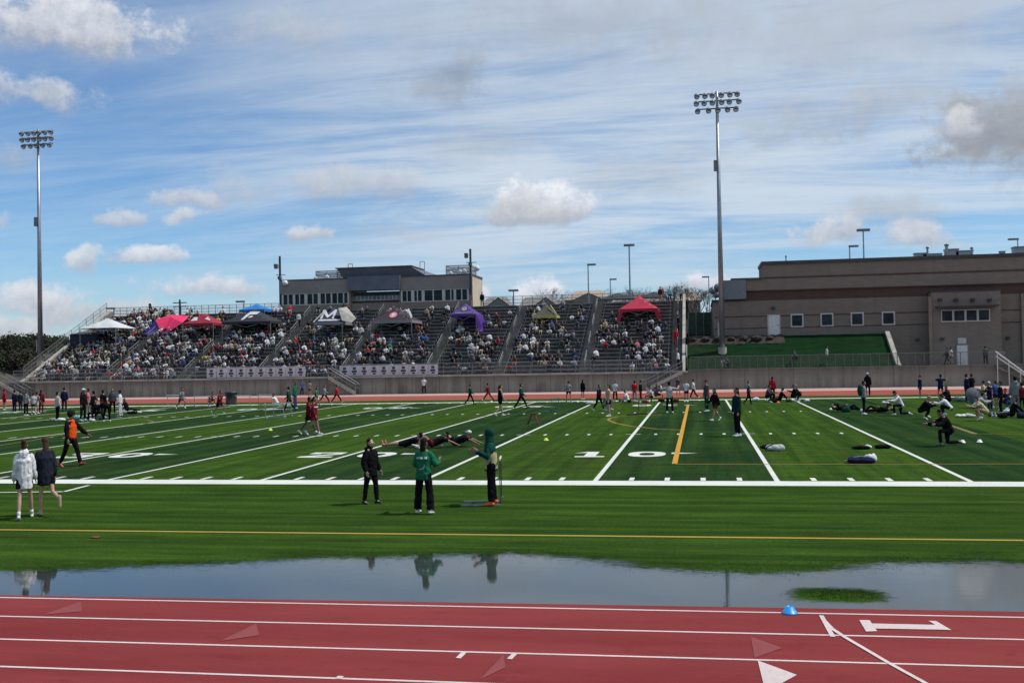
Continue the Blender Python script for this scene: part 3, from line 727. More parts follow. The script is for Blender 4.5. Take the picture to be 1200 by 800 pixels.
for z, y_, t_ in ((z_g, SY, .14), (z_band1+.05, SY-.06, .10), ((SZ(870,371)+SZ(1060,366))/2, SY, .10), ((SZ(870,385)+SZ(1060,380))/2, SY, .08)):
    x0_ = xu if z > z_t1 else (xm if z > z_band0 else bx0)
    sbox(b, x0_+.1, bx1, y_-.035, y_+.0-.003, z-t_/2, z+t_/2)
b.build('dark_groove', M['blockred'], sb)  # thin dark red strips along the groove lines of the wall
# four square windows
for i, px in enumerate((934, 969, 1004.5, 1041)):
    c = (.0,)
    x = SX(px, 376); zc = SZ(px, 375.5+(-.9*i)); w = .62; h = .66
    f = MB(); sbox(f, x-w, x+w, SY-.10, SY-.005, zc-h, zc+h); fr = f.build('window', M['frame'], sb)
    g = MB(); sbox(g, x-w+.14, x+w-.14, SY-.13, SY-.103, zc-h+.14, zc+h-.14); g.build('pane', M['glass'], fr)
# door at the top of the turf slope
x = SX(907, 385); z0 = SZ(907, 393.3); z1 = SZ(907, 368.7)
f = MB(); sbox(f, x-.62, x+.62, SY-.09, SY-.004, z0, z1); d = f.build('door', M['frame'], sb)
g = MB(); sbox(g, x-.5, x+.5, SY-.12, SY-.093, z0+.02, z1-.12); g.build('door_leaf', M['white'], d)
g = MB(); sbox(g, x+.34, x+.42, SY-.18, SY-.123, z0+1.0, z0+1.08); g.build('handle', M['dark'], d)
# projecting bay with ribbon window and steel door
BY = SY-1.3
px0, px1 = SX(1092,380,BY), SX(1173.5,380,BY); zbt = SZ(1130,341.5,BY)
b = MB(); sbox(b, px0, px1, BY, SY-.07, GZ-.1, zbt); bay = b.build('bay_wall', M['block'], sb)
b = MB(); sbox(b, px0-.06, px1+.06, BY-.07, SY-.07, zbt+.003, zbt+.1); b.build('bay_coping', M['roofdark'], bay)
wx0, wx1 = SX(1102.5,370,BY), SX(1160,370,BY); wz0_, wz1_ = SZ(1130,377,BY), SZ(1130,362.5,BY)
f = MB(); sbox(f, wx0, wx1, BY-.09, BY-.004, wz0_, wz1_); rw = f.build('window', M['frame'], sb)
for k in range(4):
    L = (wx1-wx0)/4; g = MB(); sbox(g, wx0+L*k+.1, wx0+L*(k+1)-.1, BY-.12, BY-.093, wz0_+.12, wz1_-.1); g.build('pane', M['glass'], rw)
b = MB(); sbox(b, wx0-.5, wx1+.6, BY-1.0, BY-.003, wz1_+.22, wz1_+.34); b.build('window_canopy', M['roofdark'], sb)
for px in (1101, 1120, 1139.5, 1159):
    x = SX(px, 351, BY); zz = SZ(px, 351.5, BY); b = MB(); sbox(b, x-.16, x+.16, BY-.28, BY-.003, zz-.14, zz+.14); b.build('wall_lamp', M['dark'], sb)
for px, py in ((1075,398),(1104,397),(1181,396),(906,361)):
    Yq = BY if px in (1104,) else SY
    x = SX(px, py, Yq); zz = SZ(px, py, Yq); b = MB(); sbox(b, x-.15, x+.15, Yq-.25, Yq-.003, zz-.13, zz+.13); b.build('wall_lamp', M['dark'], sb)
x = SX(1127.5,415,BY); z1 = SZ(1127.5,403.5,BY)
f = MB(); sbox(f, x-.55, x+.55, BY-.08, BY-.004, GZ, z1); d = f.build('door', M['alu'], sb)
g = MB(); sbox(g, x-.45, x+.45, BY-.11, BY-.083, GZ+.02, z1-.1); g.build('door_leaf', M['white'], d)
b = MB(); sbox(b, x-.38, x+.38, BY-.10, BY-.004, z1+.06, z1+.62); b.build('door_hood', M['frame'], sb)
b = MB(); x = SX(1090.5,400,BY); sbox(b, x-.14, x+.14, BY-.2, BY-.005, GZ, zbt-.4); b.build('corner_strip', M['boxwall'], sb)  # strip in paler stone paints in the lit edge of the bay
b = MB(); x = SX(1198,380); sbox(b, x-.12, x+.12, SY-.3, SY-.065, GZ, z_band0); b.build('corner_strip', M['boxwall'], sb)  # drainpipe on the main wall
VENTS = ['squat grey box at the left end of the gym roof units','short thin pipe beside the squat grey roof box','long low grey unit on the gym roof','taller capped vent pipe on the gym roof','medium grey unit right of the capped vent pipe','wide grey unit in the middle of the gym roof units','slim pipe right of the wide grey roof unit','small grey box alone on the gym roof toward the right','large dark unit on the gym roof at the right edge','thin vent pipe near the left end of the gym roof']
for i, (px, py, w, h) in enumerate(((1079,0,1.1,.6),(1087,0,.2,1.0),(1093,0,1.8,.5),(1109.5,0,.3,1.2),(1116,0,1.2,.9),(1130.5,0,1.6,.7),(1139,0,.2,.8),(1175,0,.5,.5),(1197,0,1.3,.9),(921,0,.12,.6))):
    Yv = SY+3; x = SX(px, 300, Yv); o = empty('roof_vent', (x, Yv, z_t2+.33), label=VENTS[i], cat='rooftop unit')
    b = MB()
    if w < .5: b.bar((0,0,0),(0,0,h),w/2,8)
    else: b.box(-w/2,w/2,0,w*.7,0,h*.85)
    b.build('housing', M['alu'], o); b = MB()
    if w < .5: b.lathe((0,0,h+.005),[(w*.8,0),(w*.8,.12),(.03,.22)],10)
    else: b.box(-w/2-.05,w/2+.05,-.05,w*.7+.05,h*.85+.003,h)
    b.build('hood', M['lamphood'], o)
# speaker cluster at the left end of the roof
t = empty('speaker_cluster', (SX(848,345,SY-.4), SY-.4, z_band0+.2), label='rack of round loudspeakers and a grey box at the left end of the gym roof', cat='loudspeakers')
b = MB(); b.box(0,2.2,0,1,0,1.9); b.build('equipment_box', M['lamphood'], t)
for (dx, dz) in ((-.5,1.2),(-.65,.5),(-1.0,.9)):
    b = MB(); b.smooth = True; b.loft([(dx,.3,dz),(dx-.05,-.1,dz),(dx-.08,-.4,dz)],[.12,.3,.38],12); b.build('loudspeaker', M['lamphood'], t)
b = MB(); b.bar((-.8,.2,-.3),(-.8,.2,1.5),.05,6); b.bar((-1.1,.2,.7),(0,.2,.7),.05,6); b.build('bracket', M['dark'], t)

# ground at the building, turf slope, right hand wall
wr2 = empty('retaining_wall', (0,0,0), label='pale concrete wall along the track in front of the school building', cat='wall')
XE = XA(1400, 430, 71)
b = MB(); b.box(XR+.42, XE, 72.1, 72.5, -.02, GZ); b.build('wall_face', M['wallR'], wr2)
b = MB(); b.box(XR+.42, XE, 72.02, 72.56, GZ+.003, GZ+.1); b.build('wall_cap', M['wallR'], wr2)
sheet('track_apron', XR+.4, 90, 70.9, 72.3, .0035, M['apron'])
sheet('building_walk', XA(1051,431,73), XE, 72.5, SY+.01, GZ-.03, M['stair'])
xs1 = XA(1050, 430, 73.2)
xs0 = XR+.3; sz1 = SZ(907, 393.3)
b = MB(); nx_, ny_ = 40, 10
def slope_z(y): t = max(0, min(1, (y-73.2)/(78.7-73.2))); return GZ-.02+(sz1-GZ)*(t**1.05)
vs = [(xs0+(xs1-xs0)*i/nx_, 72.5+(SY+.0-72.5)*j/ny_, slope_z(72.5+(SY-72.5)*j/ny_)+rnd.uniform(-.02,.02)) for j in range(ny_+1) for i in range(nx_+1)]
b.add(vs, [(j*(nx_+1)+i, j*(nx_+1)+i+1, (j+1)*(nx_+1)+i+1, (j+1)*(nx_+1)+i) for j in range(ny_) for i in range(nx_)])
tag(b.build('turf_slope', M['slope']), kind='structure')
# behind, left of building: level ground at slope top
sheet('upper_ground', XR, bx0+.2, SY, SY+60, sz1-.02, M['soil'])
b = MB()
def bed(x0, x1, y0, y1):
    n = 24
    vs = [(x0+(x1-x0)*i/n, y0+(y1-y0)*j/3+rnd.uniform(-.12,.12), slope_z(y0+(y1-y0)*j/3)+.05+.18*rnd.random()*(j in (1,2))) for j in range(4) for i in range(n+1)]
    b.add(vs, [(j*(n+1)+i, j*(n+1)+i+1, (j+1)*(n+1)+i+1, (j+1)*(n+1)+i) for j in range(3) for i in range(n)])
bed(xs0+.2, SX(918,400), 77.4, SY-.02)
tag(b.build('mulch_bed', M['mulch']), kind='structure')
t = empty('slope_wall', (xs1, 0, 0), label='pale sloping concrete wall at the right end of the green turf slope', cat='wall')
b = MB(); A = [(72.5,GZ-.2),(SY,GZ-.2),(SY,sz1+.25),(78.4,sz1+.22),(73.0,GZ+.25),(72.5,GZ+.2)]
b.poly([(0,y,z) for y,z in A]); b.poly([(.4,y,z) for y,z in A][::-1])
for k in range(len(A)): (ya,za),(yb,zb) = A[k],A[(k+1)%len(A)]; b.quad((0,ya,za),(.4,ya,za),(.4,yb,zb),(0,yb,zb))
b.build('wall_face', M['cap'], t)
xg = XA(1158,430,72.3)
rail_run('chain_link_fence', 'low chain link fence on the wall in front of the green turf slope', XR+.6, xg, 72.3, GZ+.1, 1.15, 34, M['raildark'], 'fence', mesh=M['chain'], bars=1, r=.03)
rail_run('stair_landing_rail', 'white railing of the landing near the right edge above the wall', xg+.1, XA(1178,428,72.3), 72.3, GZ+.1, 1.1, 12, M['rail'], bars=2)
# white stair rails at far right, going down to the track
t = empty('white_stair_rails', (XA(1168,420,71.6), 71.4, 0), label='white stair with thick pale rails descending at the right edge of the wall', cat='stairs')
xa = 0; xb = XA(1214,447,71.4)-XA(1168,420,71.6)
for yy, h in ((0,1.15),(0,.75),(.55,1.25),(.55,.85)):
    b = MB(); b.bar((xa,yy,GZ+h),(xb,yy,h*.35),.055,6); b.build('rail', M['white'], t)
for f in (0,.3,.6,.95):
    b = MB(); z = GZ*(1-f); b.bar((xb*f,0,0),(xb*f,0,z+1.1*(1-f)+.3*f),.04,6); b.build('post', M['white'], t)
b = MB(); b.add([(xa,0,GZ),(xb,0,.02),(xb,.6,.02),(xa,.6,GZ),(xa,0,GZ-.25),(xb,0,0),(xb,.6,0),(xa,.6,GZ-.25)],[(0,1,2,3),(7,6,5,4),(0,4,5,1),(3,2,6,7),(0,3,7,4),(1,5,6,2)]); b.build('stair_flight', M['stair'], t)
# green wind screen fence left of the building
def screen(px0, px1, py0, py1, Y, lab, mat):
    x0, x1 = XA(px0, 390, Y), XA(px1, 390, Y); z0, z1 = ZA((px0+px1)/2, py1, Y), ZA((px0+px1)/2, py0, Y)
    t = empty('screen_fence', (x0, Y, z0), label=lab, cat='fence'); b = MB(); b.box(0, x1-x0, 0, .03, 0, z1-z0); b.build('fabric', mat, t)
    for k in range(4):
        b = MB(); x = (x1-x0)*k/3; b.bar((x,-.06,-.3),(x,-.06,z1-z0+.08),.05,6); b.build('post', M['raildark'], t)
M['screen'] = plain('green_screen', (.012,.04,.022), .8, .3, 1.5)
screen(807, 834, 366, 392, SY+2.2, 'dark green windscreen fence between the bleachers and the gym', M['screen'])
# dark planting below the screen
def boulder(x, y, z, r, lab):
    b = MB(); b.smooth = False; b.ell((0,0,0), (r, r*.8, r*.6), 8, 5)
    b.v = [(v[0]*(1+rnd.uniform(-.15,.15)), v[1]*(1+rnd.uniform(-.15,.15)), v[2]*(1+rnd.uniform(-.1,.1))) for v in b.v]
    tag(b.build('boulder', M['mulch'], None, None, (x, y, z)), lab, 'rock', 'dark landscaping rocks at the top of the turf slope')
for k in range(7):
    px = 812+k*15; p = ony(px, 400, 78.0); boulder(p.x, 78.0, slope_z(78.0)+.2, .38+.1*(k%3), 'dark landscaping rock in the brown bed below the gym wall')

# ================================================================== floodlight poles
def floodlight(px, pbot, ptop, Y, lab, armw, boxpy, mirror=1):
    p = ony(px, pbot, Y); zt = ZA(px-4, ptop, Y); z0 = p.z-.4; h = zt-z0
    t = empty('floodlight_pole', (p.x, Y, z0), label=lab, cat='floodlight')
    b = MB(); b.smooth = True; b.bar((0,0,.3),(0,0,h),.29,16,.13); b.build('pole', M['steel'], t)
    b = MB(); b.bar((0,0,-.2),(0,0,.5),.42,16); b.build('footing', M['cap'], t)
    rows = [(h-.35, 6), (h-1.05, 6), (h-1.8, 5)]
    arm = MB()
    for (z, n) in rows: arm.bar((-armw/2,.0,z+.12),(armw/2,.0,z+.12),.07,6)
    arm.build('crossarm', M['lamphood'], t)
    hood = MB(); hood.smooth = True; hood.loft([(0,.16,.16),(0,.02,.06),(0,-.2,-.12),(0,-.3,-.2)],[.09,.18,.26,.27],14,cap=False); hm = hood.mesh('lamp_hood', M['lamphood'])
    gl = MB(); gl.smooth = True; gl.ell((0,-.3,-.2),(.235,.03,.19),12,6); gm = gl.mesh('lamp_glass', M['lamp'])
    visor = MB(); visor.loft([(0,-.24,.02),(0,-.52,-.06)],[(.26,.05),(.2,.03)],10); vm = visor.mesh('visor', M['alu'])
    for (z, n) in rows:
        for k in range(n):
            x = (-armw/2 + armw*k/(n-1))*(.98 if n == 6 else .88) + (0 if n == 6 else -.0)
            o = link('lamp', hm, t, loc=(x, -.12, z)); o.rotation_euler = (0,0,R(rnd.uniform(-22,22)))
            link('lamp_glass', gm, o); link('visor', vm, o)
    zb_ = ZA(px-3, boxpy, Y)-z0
    b = MB(); b.box(-.45,-.14,-.3,.3,zb_-.5,zb_+.5); b.build('control_box', M['lamphood'], t)
    b = MB(); b.box(-.4,-.345+.1,-.2,.2,1.6,2.9); b.build('ballast_box', M['alu'], t)
    return t
floodlight(846.5, 408, 107, 76.2, 'tall floodlight pole on the green slope beside the gym, right of the bleachers', 4.1, 194)
fl = floodlight(47.5, 424, 152, 79.5, 'tall floodlight pole beyond the left end of the bleachers', 3.7, 260)

# ================================================================== canopies
def meshc(name, col, var=.15, rough=.75): return plain(name, col, rough, var, 1.2, bmp=.25)
TC = {'white': meshc('white_canvas', (.50,.52,.52)), 'red': meshc('red_canvas', (.38,.005,.035)), 'pinkred': meshc('pink_red_canvas', (.68,.02,.10)), 'blue': meshc('blue_canvas', (.09,.05,.33)),
 'dkred': meshc('dark_red_canvas', (.24,.006,.022)), 'black': meshc('black_canvas', (.015,.016,.022)), 'brightblue': meshc('bright_blue_canvas', (.01,.16,.45)),
 'navy': meshc('navy_canvas', (.022,.022,.06)), 'maroon': meshc('maroon_black_canvas', (.026,.012,.02)), 'purple': meshc('purple_canvas', (.05,.02,.16)), 'violet': meshc('violet_canvas', (.11,.035,.33)),
 'yellow': meshc('yellow_frame', (.42,.39,.14)), 'olive': meshc('olive_canvas', (.05,.052,.03)), 'grey': meshc('grey_canvas', (.2,.2,.22)), 'tarp': meshc('blue_tarp', (.012,.016,.035)), 'pink': meshc('pink_crest', (.55,.18,.2)), 'dkgrey': meshc('charcoal_canvas', (.04,.042,.05))}
def canopy(px0, px1, peave, ppeak, foot_py, lab, mat, dy=3.0, tilt=(0,0,0), legs=True, val=.28, frame='alu', valm=None, flat=False, mid=None):
    """pop-up canopy standing on the terrace; px0/px1 eave ends, foot_py = row where its front feet stand"""
    # row whose tread shows at foot_py
    pc = (px0+px1)/2; px0, px1 = pc+(px0-pc)*.95, pc+(px1-pc)*.95; best = 0
    for i in range(NR+1):
        y = Y0+RUN*i+.1; z = Z0+RISE*i
        if proj((XA(pc, foot_py, y), y, z))[1] >= foot_py: best = i
    Y = Y0+RUN*best+.1; zf = Z0+RISE*best
    xa, xb = XA(px0, peave, Y), XA(px1, peave, Y); ze = (ZA(px0, peave, Y)+ZA(px1, peave, Y))/2; zp = ZA(pc, ppeak, Y+dy/2)
    cx = (xa+xb)/2; w = (xb-xa)/2
    t = empty('canopy_tent', (cx, Y, zf), label=lab, cat='canopy'); ze -= zf; zp -= zf
    tx = tilt
    def top(u, v):  # u,v in -1..1 -> point
        k = max(abs(u), abs(v)); s = (1-k)**1.0; zz = ze + (zp-ze)*(s*.82+.18*s*s) + tx[0]*u + tx[1]*v - .10*(1-abs(abs(u)-abs(v)))*k*(k < .98)*0
        if abs(abs(u)-abs(v)) > .25: zz -= .05*math.sin(math.pi*min(1, k))
        return (u*w, dy/2+v*dy/2, zz)
    n = 8; b = MB(); vs = [top(-1+2*i/n, -1+2*j/n) for j in range(n+1) for i in range(n+1)]
    b.add(vs, [(j*(n+1)+i, j*(n+1)+i+1, (j+1)*(n+1)+i+1, (j+1)*(n+1)+i) for j in range(n) for i in range(n)])
    b.build('canopy_roof', mat, t)
    if val:
        b = MB()
        for (u0,v0,u1,v1) in ((-1,-1,1,-1),(1,-1,1,1),(1,1,-1,1),(-1,1,-1,-1)):
            m_ = 8
            for k in range(m_):
                p = top(u0+(u1-u0)*k/m_, v0+(v1-v0)*k/m_); q = top(u0+(u1-u0)*(k+1)/m_, v0+(v1-v0)*(k+1)/m_)
                b.quad((p[0],p[1],p[2]-val),(q[0],q[1],q[2]-val),q,p)
        b.build('valance', valm or mat, t)
    if legs:
        fm = M[frame] if isinstance(frame, str) else frame
        for (u, v) in ((-1,-1),(1,-1),(-1,1),(1,1)):
            p = top(u*.99, v*.99); fl_ = RISE*int((0 if v < 0 else dy)/RUN)
            b = MB(); b.bar((p[0]*.99,p[1],p[2]-.03),(p[0]*.99,p[1],fl_),.035,5); b.build('leg', fm, t)
        b = MB(); p, q = top(-.98,-.96), top(.98,-.96)
        m1 = ((p[0]+q[0])/2, p[1], p[2]-.65); b.bar(p, m1, .02, 4); b.bar(q, m1, .02, 4); b.bar((p[0],p[1],p[2]-.45),(0,p[1],p[2]-.15),.02,4); b.bar((q[0],q[1],q[2]-.45),(0,q[1],q[2]-.15),.02,4); b.build('scissor_frame', fm, t)
    return t, w, ze, zp, dy, top
def roofmark(t, w, ze, zp, dy, polys, mat, name='logo'):
    """polys in (x,h) with h 0..1 up the front slope, x in metres"""
    b = MB()
    for pl in polys:
        b.poly([(x, dy/2*h*.98-.03, ze+(zp-ze)*(h*.82+.18*h*h)+.05) for x, h in pl])
    return b.build(name, mat, t)
t = canopy(92, 137, 384, 373, 413, 'flat white pop-up canopy high at the left end of the bleachers', TC['white'], 4.2, val=.06)
t0 = empty('storage_enclosure', (XA(97,405,80.5), 80.5, Z0+RISE*8), label='dark blue tarp enclosure standing below the white canopy', cat='tarp shelter')
b = MB(); b.box(-1.6,1.7,0,2.2,0,2.1); b.build('tarp_wall', TC['tarp'], t0); b = MB(); b.add([(-1.8,-.3,2.05),(1.9,-.3,2.15),(1.9,2.3,2.5),(-1.8,2.3,2.4)],[(0,1,2,3)]); b.build('tarp_roof', TC['navy'], t0)
# tilted red and blue canopy
Yt = 84.6; tb = empty('canopy_tent', (XA(190,395,Yt), Yt, Z0+RISE*13), label='collapsed pink-red canopy with a blue-violet side panel tilting over the crowd', cat='canopy')
def L_(px, py, y): q = ony(px, py, y); return tuple(q - tb.location)
rp = [L_(182,375,Yt-.3), L_(191,393,Yt-1.6), L_(214,378,Yt-1.0), L_(222,370,Yt+1.5), L_(200,368.5,Yt+1.6), L_(199,371,Yt+.2)]
b = MB(); b.add(rp, [(0,1,5),(1,2,5),(2,3,5),(3,4,5),(4,0,5)]); b.build('canopy_roof', TC['pinkred'], tb)
b = MB(); b.add([L_(166,391.5,Yt-.6), L_(181.6,375,Yt-.3), L_(188,392.5,Yt-1.5), L_(176,384,Yt-.3)], [(0,2,3),(2,1,3),(1,0,3)]); b.build('side_panel', TC['blue'], tb)
b = MB()
for (p, q) in (((190,392,Yt-1.5),(194,404,Yt-1.2)),((214,377,Yt-.9),(215,392,Yt-.9)),((167,391,Yt-.5),(170,400,Yt-.5))): b.bar(L_(*p), L_(*q), .035, 5)
b.build('frame_legs', M['alu'], tb)
t, w, ze, zp, dy, _ = canopy(213, 251, 378.5, 367, 402, 'dark red canopy with white emblems right of the tilted one', TC['dkred'], 3.4)
roofmark(t, w, ze, zp, dy, [[(-1.1,.22),(-.3,.25),(-.5,.6),(-.9,.62)],[(.5,.4),(1.3,.2),(1.2,.35),(.7,.62)]], TC['white'], 'emblem')
canopy(279, 311, 362.5, 356, 374, 'bright blue canopy just behind the black canopy with the white logo', TC['brightblue'], 3.0)
t, w, ze, zp, dy, _ = canopy(258, 319, 376.5, 362.5, 397, 'wide black canopy with a white swoosh-like letter logo', TC['black'], 4.5)
roofmark(t, w, ze, zp, dy, [[(-.75,.12),(-.45,.12),(-.1,.55),(.75,.58),(.95,.78),(-.2,.80),(-.5,.6)],[(-.1,.30),(.35,.32),(.45,.46),(.05,.45)]], TC['white'])
t, w, ze, zp, dy, _ = canopy(367, 402, 377.5, 360.5, 400, 'navy canopy with big white M lettering and white trim', TC['navy'], 4.0, valm=TC['grey'])
M_ = [[(-1.1,.25),(-.85,.25),(-.85,.85),(-1.1,.85)],[(-.85,.85),(-.85,.6),(-.3,.3),(-.3,.5)],[(-.3,.5),(-.3,.3),(.25,.6),(.25,.85)],[(.25,.25),(.5,.25),(.5,.85),(.25,.85)],[(-1.2,.08),(1.3,.08),(1.3,.2),(-1.2,.2)]]
roofmark(t, w, ze, zp, dy, M_, TC['white'], 'lettering')
b = MB(); b.add([(w*.55,dy*.2,zp-.15),(w*1.9,dy*.1,ze+.35),(w*1.65,-.1,ze-.1),(w*1.0,-.1,ze+.15),(w*.9,dy*.5,zp+.05)],[(0,3,2,1),(0,1,4)]); b.build('loose_flap', TC['grey'] if False else plain('dusty_white', (.32,.31,.28), .8, .2, 2), t)
b = MB(); b.bar((-w-.05,-.03,ze+.05),(-w*.45,dy*.3,zp-.3),.06,5); b.build('edge_trim', TC['white'], t)
t, w, ze, zp, dy, _ = canopy(432, 484, 375.5, 360, 398, 'wide maroon-black canopy with a round pink crest', TC['maroon'], 4.2, valm=TC['grey'])
pts = [(.05+.42*math.cos(k*math.pi/8), .42+.22*math.sin(k*math.pi/8)) for k in range(16)]
cr = roofmark(t, w, ze, zp, dy, [pts], TC['pink'], 'round_crest')
b = MB(); b.poly([(.05+.16*math.cos(a)+.05*math.sin(2*a), dy/2*(.42+.13*math.sin(a))-.045, ze+(zp-ze)*((.42+.13*math.sin(a))*.82+.18*(.42+.13*math.sin(a))**2)+.075) for a in [k*math.pi/5 for k in range(10)]]); b.build('crest_bird', TC['white'], cr)
b = MB(); b.quad((w*.62,dy*.3,zp-.35),(w*.95,dy*.02,ze+.18),(w*1.0,dy*.06,ze+.4),(w*.7,dy*.34,zp-.2)); b.build('white_lettering', TC['white'], t)
t, w, ze, zp, dy, _ = canopy(526, 559, 368, 355.5, 391, 'purple canopy with a white crest and violet side walls', TC['purple'], 3.2, frame='alu')
pts = [(.0+.30*math.cos(k*math.pi/8), .5+.2*math.sin(k*math.pi/8)) for k in range(16)]; roofmark(t, w, ze, zp, dy, [pts, [(-.9,.08),(.9,.08),(.9,.16),(-.9,.16)]], TC['grey'], 'crest')
b = MB(); b.quad((-w,dy,ze-1.3),(w,dy,ze-1.3),(w,dy,ze-.1),(-w,dy,ze-.1)); b.build('back_wall', TC['purple'], t)
b = MB()
for k in range(6):
    y0a, y1a = dy*k/6, dy*(k+1)/6; o = .35*math.sin(k*1.1)+.25; o1 = .35*math.sin((k+1)*1.1)+.25
    b.quad((w+.02,y0a,ze-.05),(w+.02,y1a,ze-.05),(w+o1,y1a,ze-1.9+.15*k),(w+o,y0a,ze-1.9+.15*k))
b.quad((w+.01,-.01,ze-.05),(w+.5,.3,ze-.2),(w+.65,.2,ze-1.5),(w+.1,-.02,ze-1.9)); b.build('side_wall', TC['violet'], t)
t, w, ze, zp, dy, _ = canopy(624, 653, 369.5, 356, 381, 'small canopy with a pale yellow frame band and olive roof', TC['olive'], 3.0, valm=TC['yellow'], frame=TC['yellow'])
b = MB(); b.bar((w*.4,dy*.3,zp-.2),(w,0,ze+.1),.06,5); b.bar((-w*1.0,0,ze+.0),(-w*.85,.2,ze+.7),.05,5); b.build('yellow_trim', TC['yellow'], t)
t, w, ze, zp, dy, _ = canopy(724, 773, 361.5, 346, 379, 'bright red canopy with long corner drapes near the right end of the bleachers', TC['red'], 3.6, frame='alu')
for s in (-1, 1):
    b = MB(); b.add([(s*w,0,ze-.1),(s*(w-.45),.0,ze-.3),(s*(w+.1),-.05,ze-1.7),(s*(w+.3),.0,ze-1.1),(s*w,.5,ze-.1)],[(0,1,2),(0,2,3),(0,3,4)]); b.build('corner_drape', TC['red'], t)
b = MB(); b.quad((w*.96,-.06,ze-1.7),(w*1.06,-.06,ze-1.7),(w*1.08,-.06,ze-2.2),(w*.98,-.06,ze-2.2)); b.build('white_tip', TC['white'], t)
b = MB(); b.quad((-w,dy-.01,ze-1.2),(w,dy-.01,ze-1.2),(w,dy-.01,ze-.1),(-w,dy-.01,ze-.1)); b.build('back_wall', TC['dkred'], t)
# pale inflatable-looking box tent and dark peaks at the top rail
tq = empty('box_shelter', (XA(663,364,YT+1.6), YT+1.8, ZT), label='small white shelter with a dark opening, just right of the yellow framed canopy', cat='shelter')
zz = ZA(663,357.5,YT+1.8)-ZT; b = MB(); b.smooth = False; b.loft([(-.65,0,zz-.4),(.65,0,zz-.4)],[(.62,.36),(.62,.36)],12,(0,1,0)); b.build('shell', TC['white'], tq); b = MB(); b.ell((0.05,-.66,zz-.42),(.42,.05,.16),10,6); b.build('opening', TC['black'], tq)
b = MB(); b.box(-.6,.6,-.3,.3,0,zz-.7); b.build('base', TC['olive'], tq)
for i, (px, pe, pp, ww, m_) in enumerate(((723,350,342,2.2,'dkgrey'),(765,348,341,1.6,'dkgrey'))):
    Y = YT+2.2; x = XA(px, pe, Y); ze_ = ZA(px, pe, Y)-ZT; zp_ = ZA(px, pp, Y)-ZT
    t = empty('canopy_tent', (x, Y, ZT), label=['charcoal canopy peak standing behind the left corner of the bright red canopy','charcoal canopy peak standing behind the right corner of the bright red canopy'][i], cat='canopy')
    b = MB(); b.add([(-ww,0,ze_),(ww,0,ze_),(ww,ww*1.5,ze_),(-ww,ww*1.5,ze_),(0,ww*.75,zp_)],[(0,1,4),(1,2,4),(2,3,4),(3,0,4)]); b.build('canopy_roof', TC[m_], t)
    for (u, v) in ((-1,0),(1,0),(-1,1),(1,1)): b = MB(); b.bar((u*ww*.98,v*ww*1.5,0),(u*ww*.98,v*ww*1.5,ze_),.04,5); b.build('leg', M['dark'], t)

# ================================================================== houses, lamps, trees behind
HZ = 7.0
def house(px0, px1, py_eave, py_ridge, Y, lab, hip=.25, wall='stucco', roof='shingle', gable=None, chim=False):
    xa, xb = XA(px0, py_eave, Y), XA(px1, py_eave, Y); ze = ZA((px0+px1)/2, py_eave, Y); D = 9; zr_ = ZA((px0+px1)/2, py_ridge, Y+D/2)
    t = empty('house', ((xa+xb)/2, Y, HZ), label=lab, cat='house'); w = (xb-xa)/2; ze -= HZ; zr_ -= HZ
    b = MB(); b.box(-w+.3,w-.3,0,D,-1,ze); b.build('wall', M[wall], t)
    b = MB(); h = w*hip*2
    vs = [(-w,-.4,ze),(w,-.4,ze),(w,D+.4,ze),(-w,D+.4,ze),(-w+h,D/2,zr_),(w-h,D/2,zr_)]
    b.add(vs, [(0,1,5,4),(1,2,5),(2,3,4,5),(3,0,4),(0,3,2,1)]); rf = b.build('roof', M[roof], t)
    if gable:
        gx, gw, gp = gable; gx = XA(gx, py_eave, Y)-(xa+xb)/2; gz = ZA(px0, gp, Y)-HZ
        b = MB(); b.add([(gx-gw,-.8,ze-.2),(gx+gw,-.8,ze-.2),(gx,-.8,gz),(gx-gw,D/2,ze-.2),(gx+gw,D/2,ze-.2),(gx,D/2,gz)],[(0,2,5,3),(1,4,5,2)]); b.build('gable_roof', M[roof], rf)
        b = MB(); b.add([(gx-gw*.9,-.72,-1),(gx+gw*.9,-.72,-1),(gx+gw*.9,-.72,ze-.22),(gx,-.72,gz-.15),(gx-gw*.9,-.72,ze-.22)],[(0,1,2,3,4)]); b.build('gable_wall', M['stucco'], t)
    nw = max(2, int(w*2/4))
    for k in range(nw):
        x = -w+1.5+(2*w-3)*k/max(1,nw-1); f = MB(); f.box(x-.55,x+.55,-.06,-.004,ze-2.0,ze-.7); wo = f.build('window', M['frame'], t); g = MB(); g.box(x-.45,x+.45,-.09,-.063,ze-1.9,ze-.8); g.build('pane', M['glass'], wo)
    if chim: b = MB(); b.box(w*.3,w*.3+.8,D*.6,D*.6+.8,zr_-.5,zr_+.5); b.build('chimney', M['stucco2'], rf)
house(563, 592, 358, 348.5, 150, 'brown roofed house just right of the press box', .12, 'stucco2', 'shingle2', gable=(585, 2.2, 349))
house(608, 650, 358, 348, 165, 'grey roofed house behind the yellow framed canopy', .08, 'stucco2', 'shingle2', gable=(640, 2.4, 349))
house(646, 668, 360, 351.5, 185, 'low dark roofed house between two larger houses', .15, 'stucco2', 'shingle2')
house(661, 714, 351, 340.5, 160, 'wide tan house with a hipped brown roof behind the bleachers', .22, 'stucco', 'shingle', gable=(690, 3.2, 344), chim=False)
house(718, 790, 353, 344, 190, 'long grey house behind the bright red canopy', .2, 'stucco2', 'shingle2')
house(790, 822, 352, 343, 230, 'distant grey house beside the bare trees', .2, 'stucco2', 'shingle')
house(537, 566, 362, 353, 210, 'distant house mostly hidden by the press box', .2, 'stucco2', 'shingle')
sheet('street_ground', -400, 400, 149, 260, HZ-.1, M['soil'])
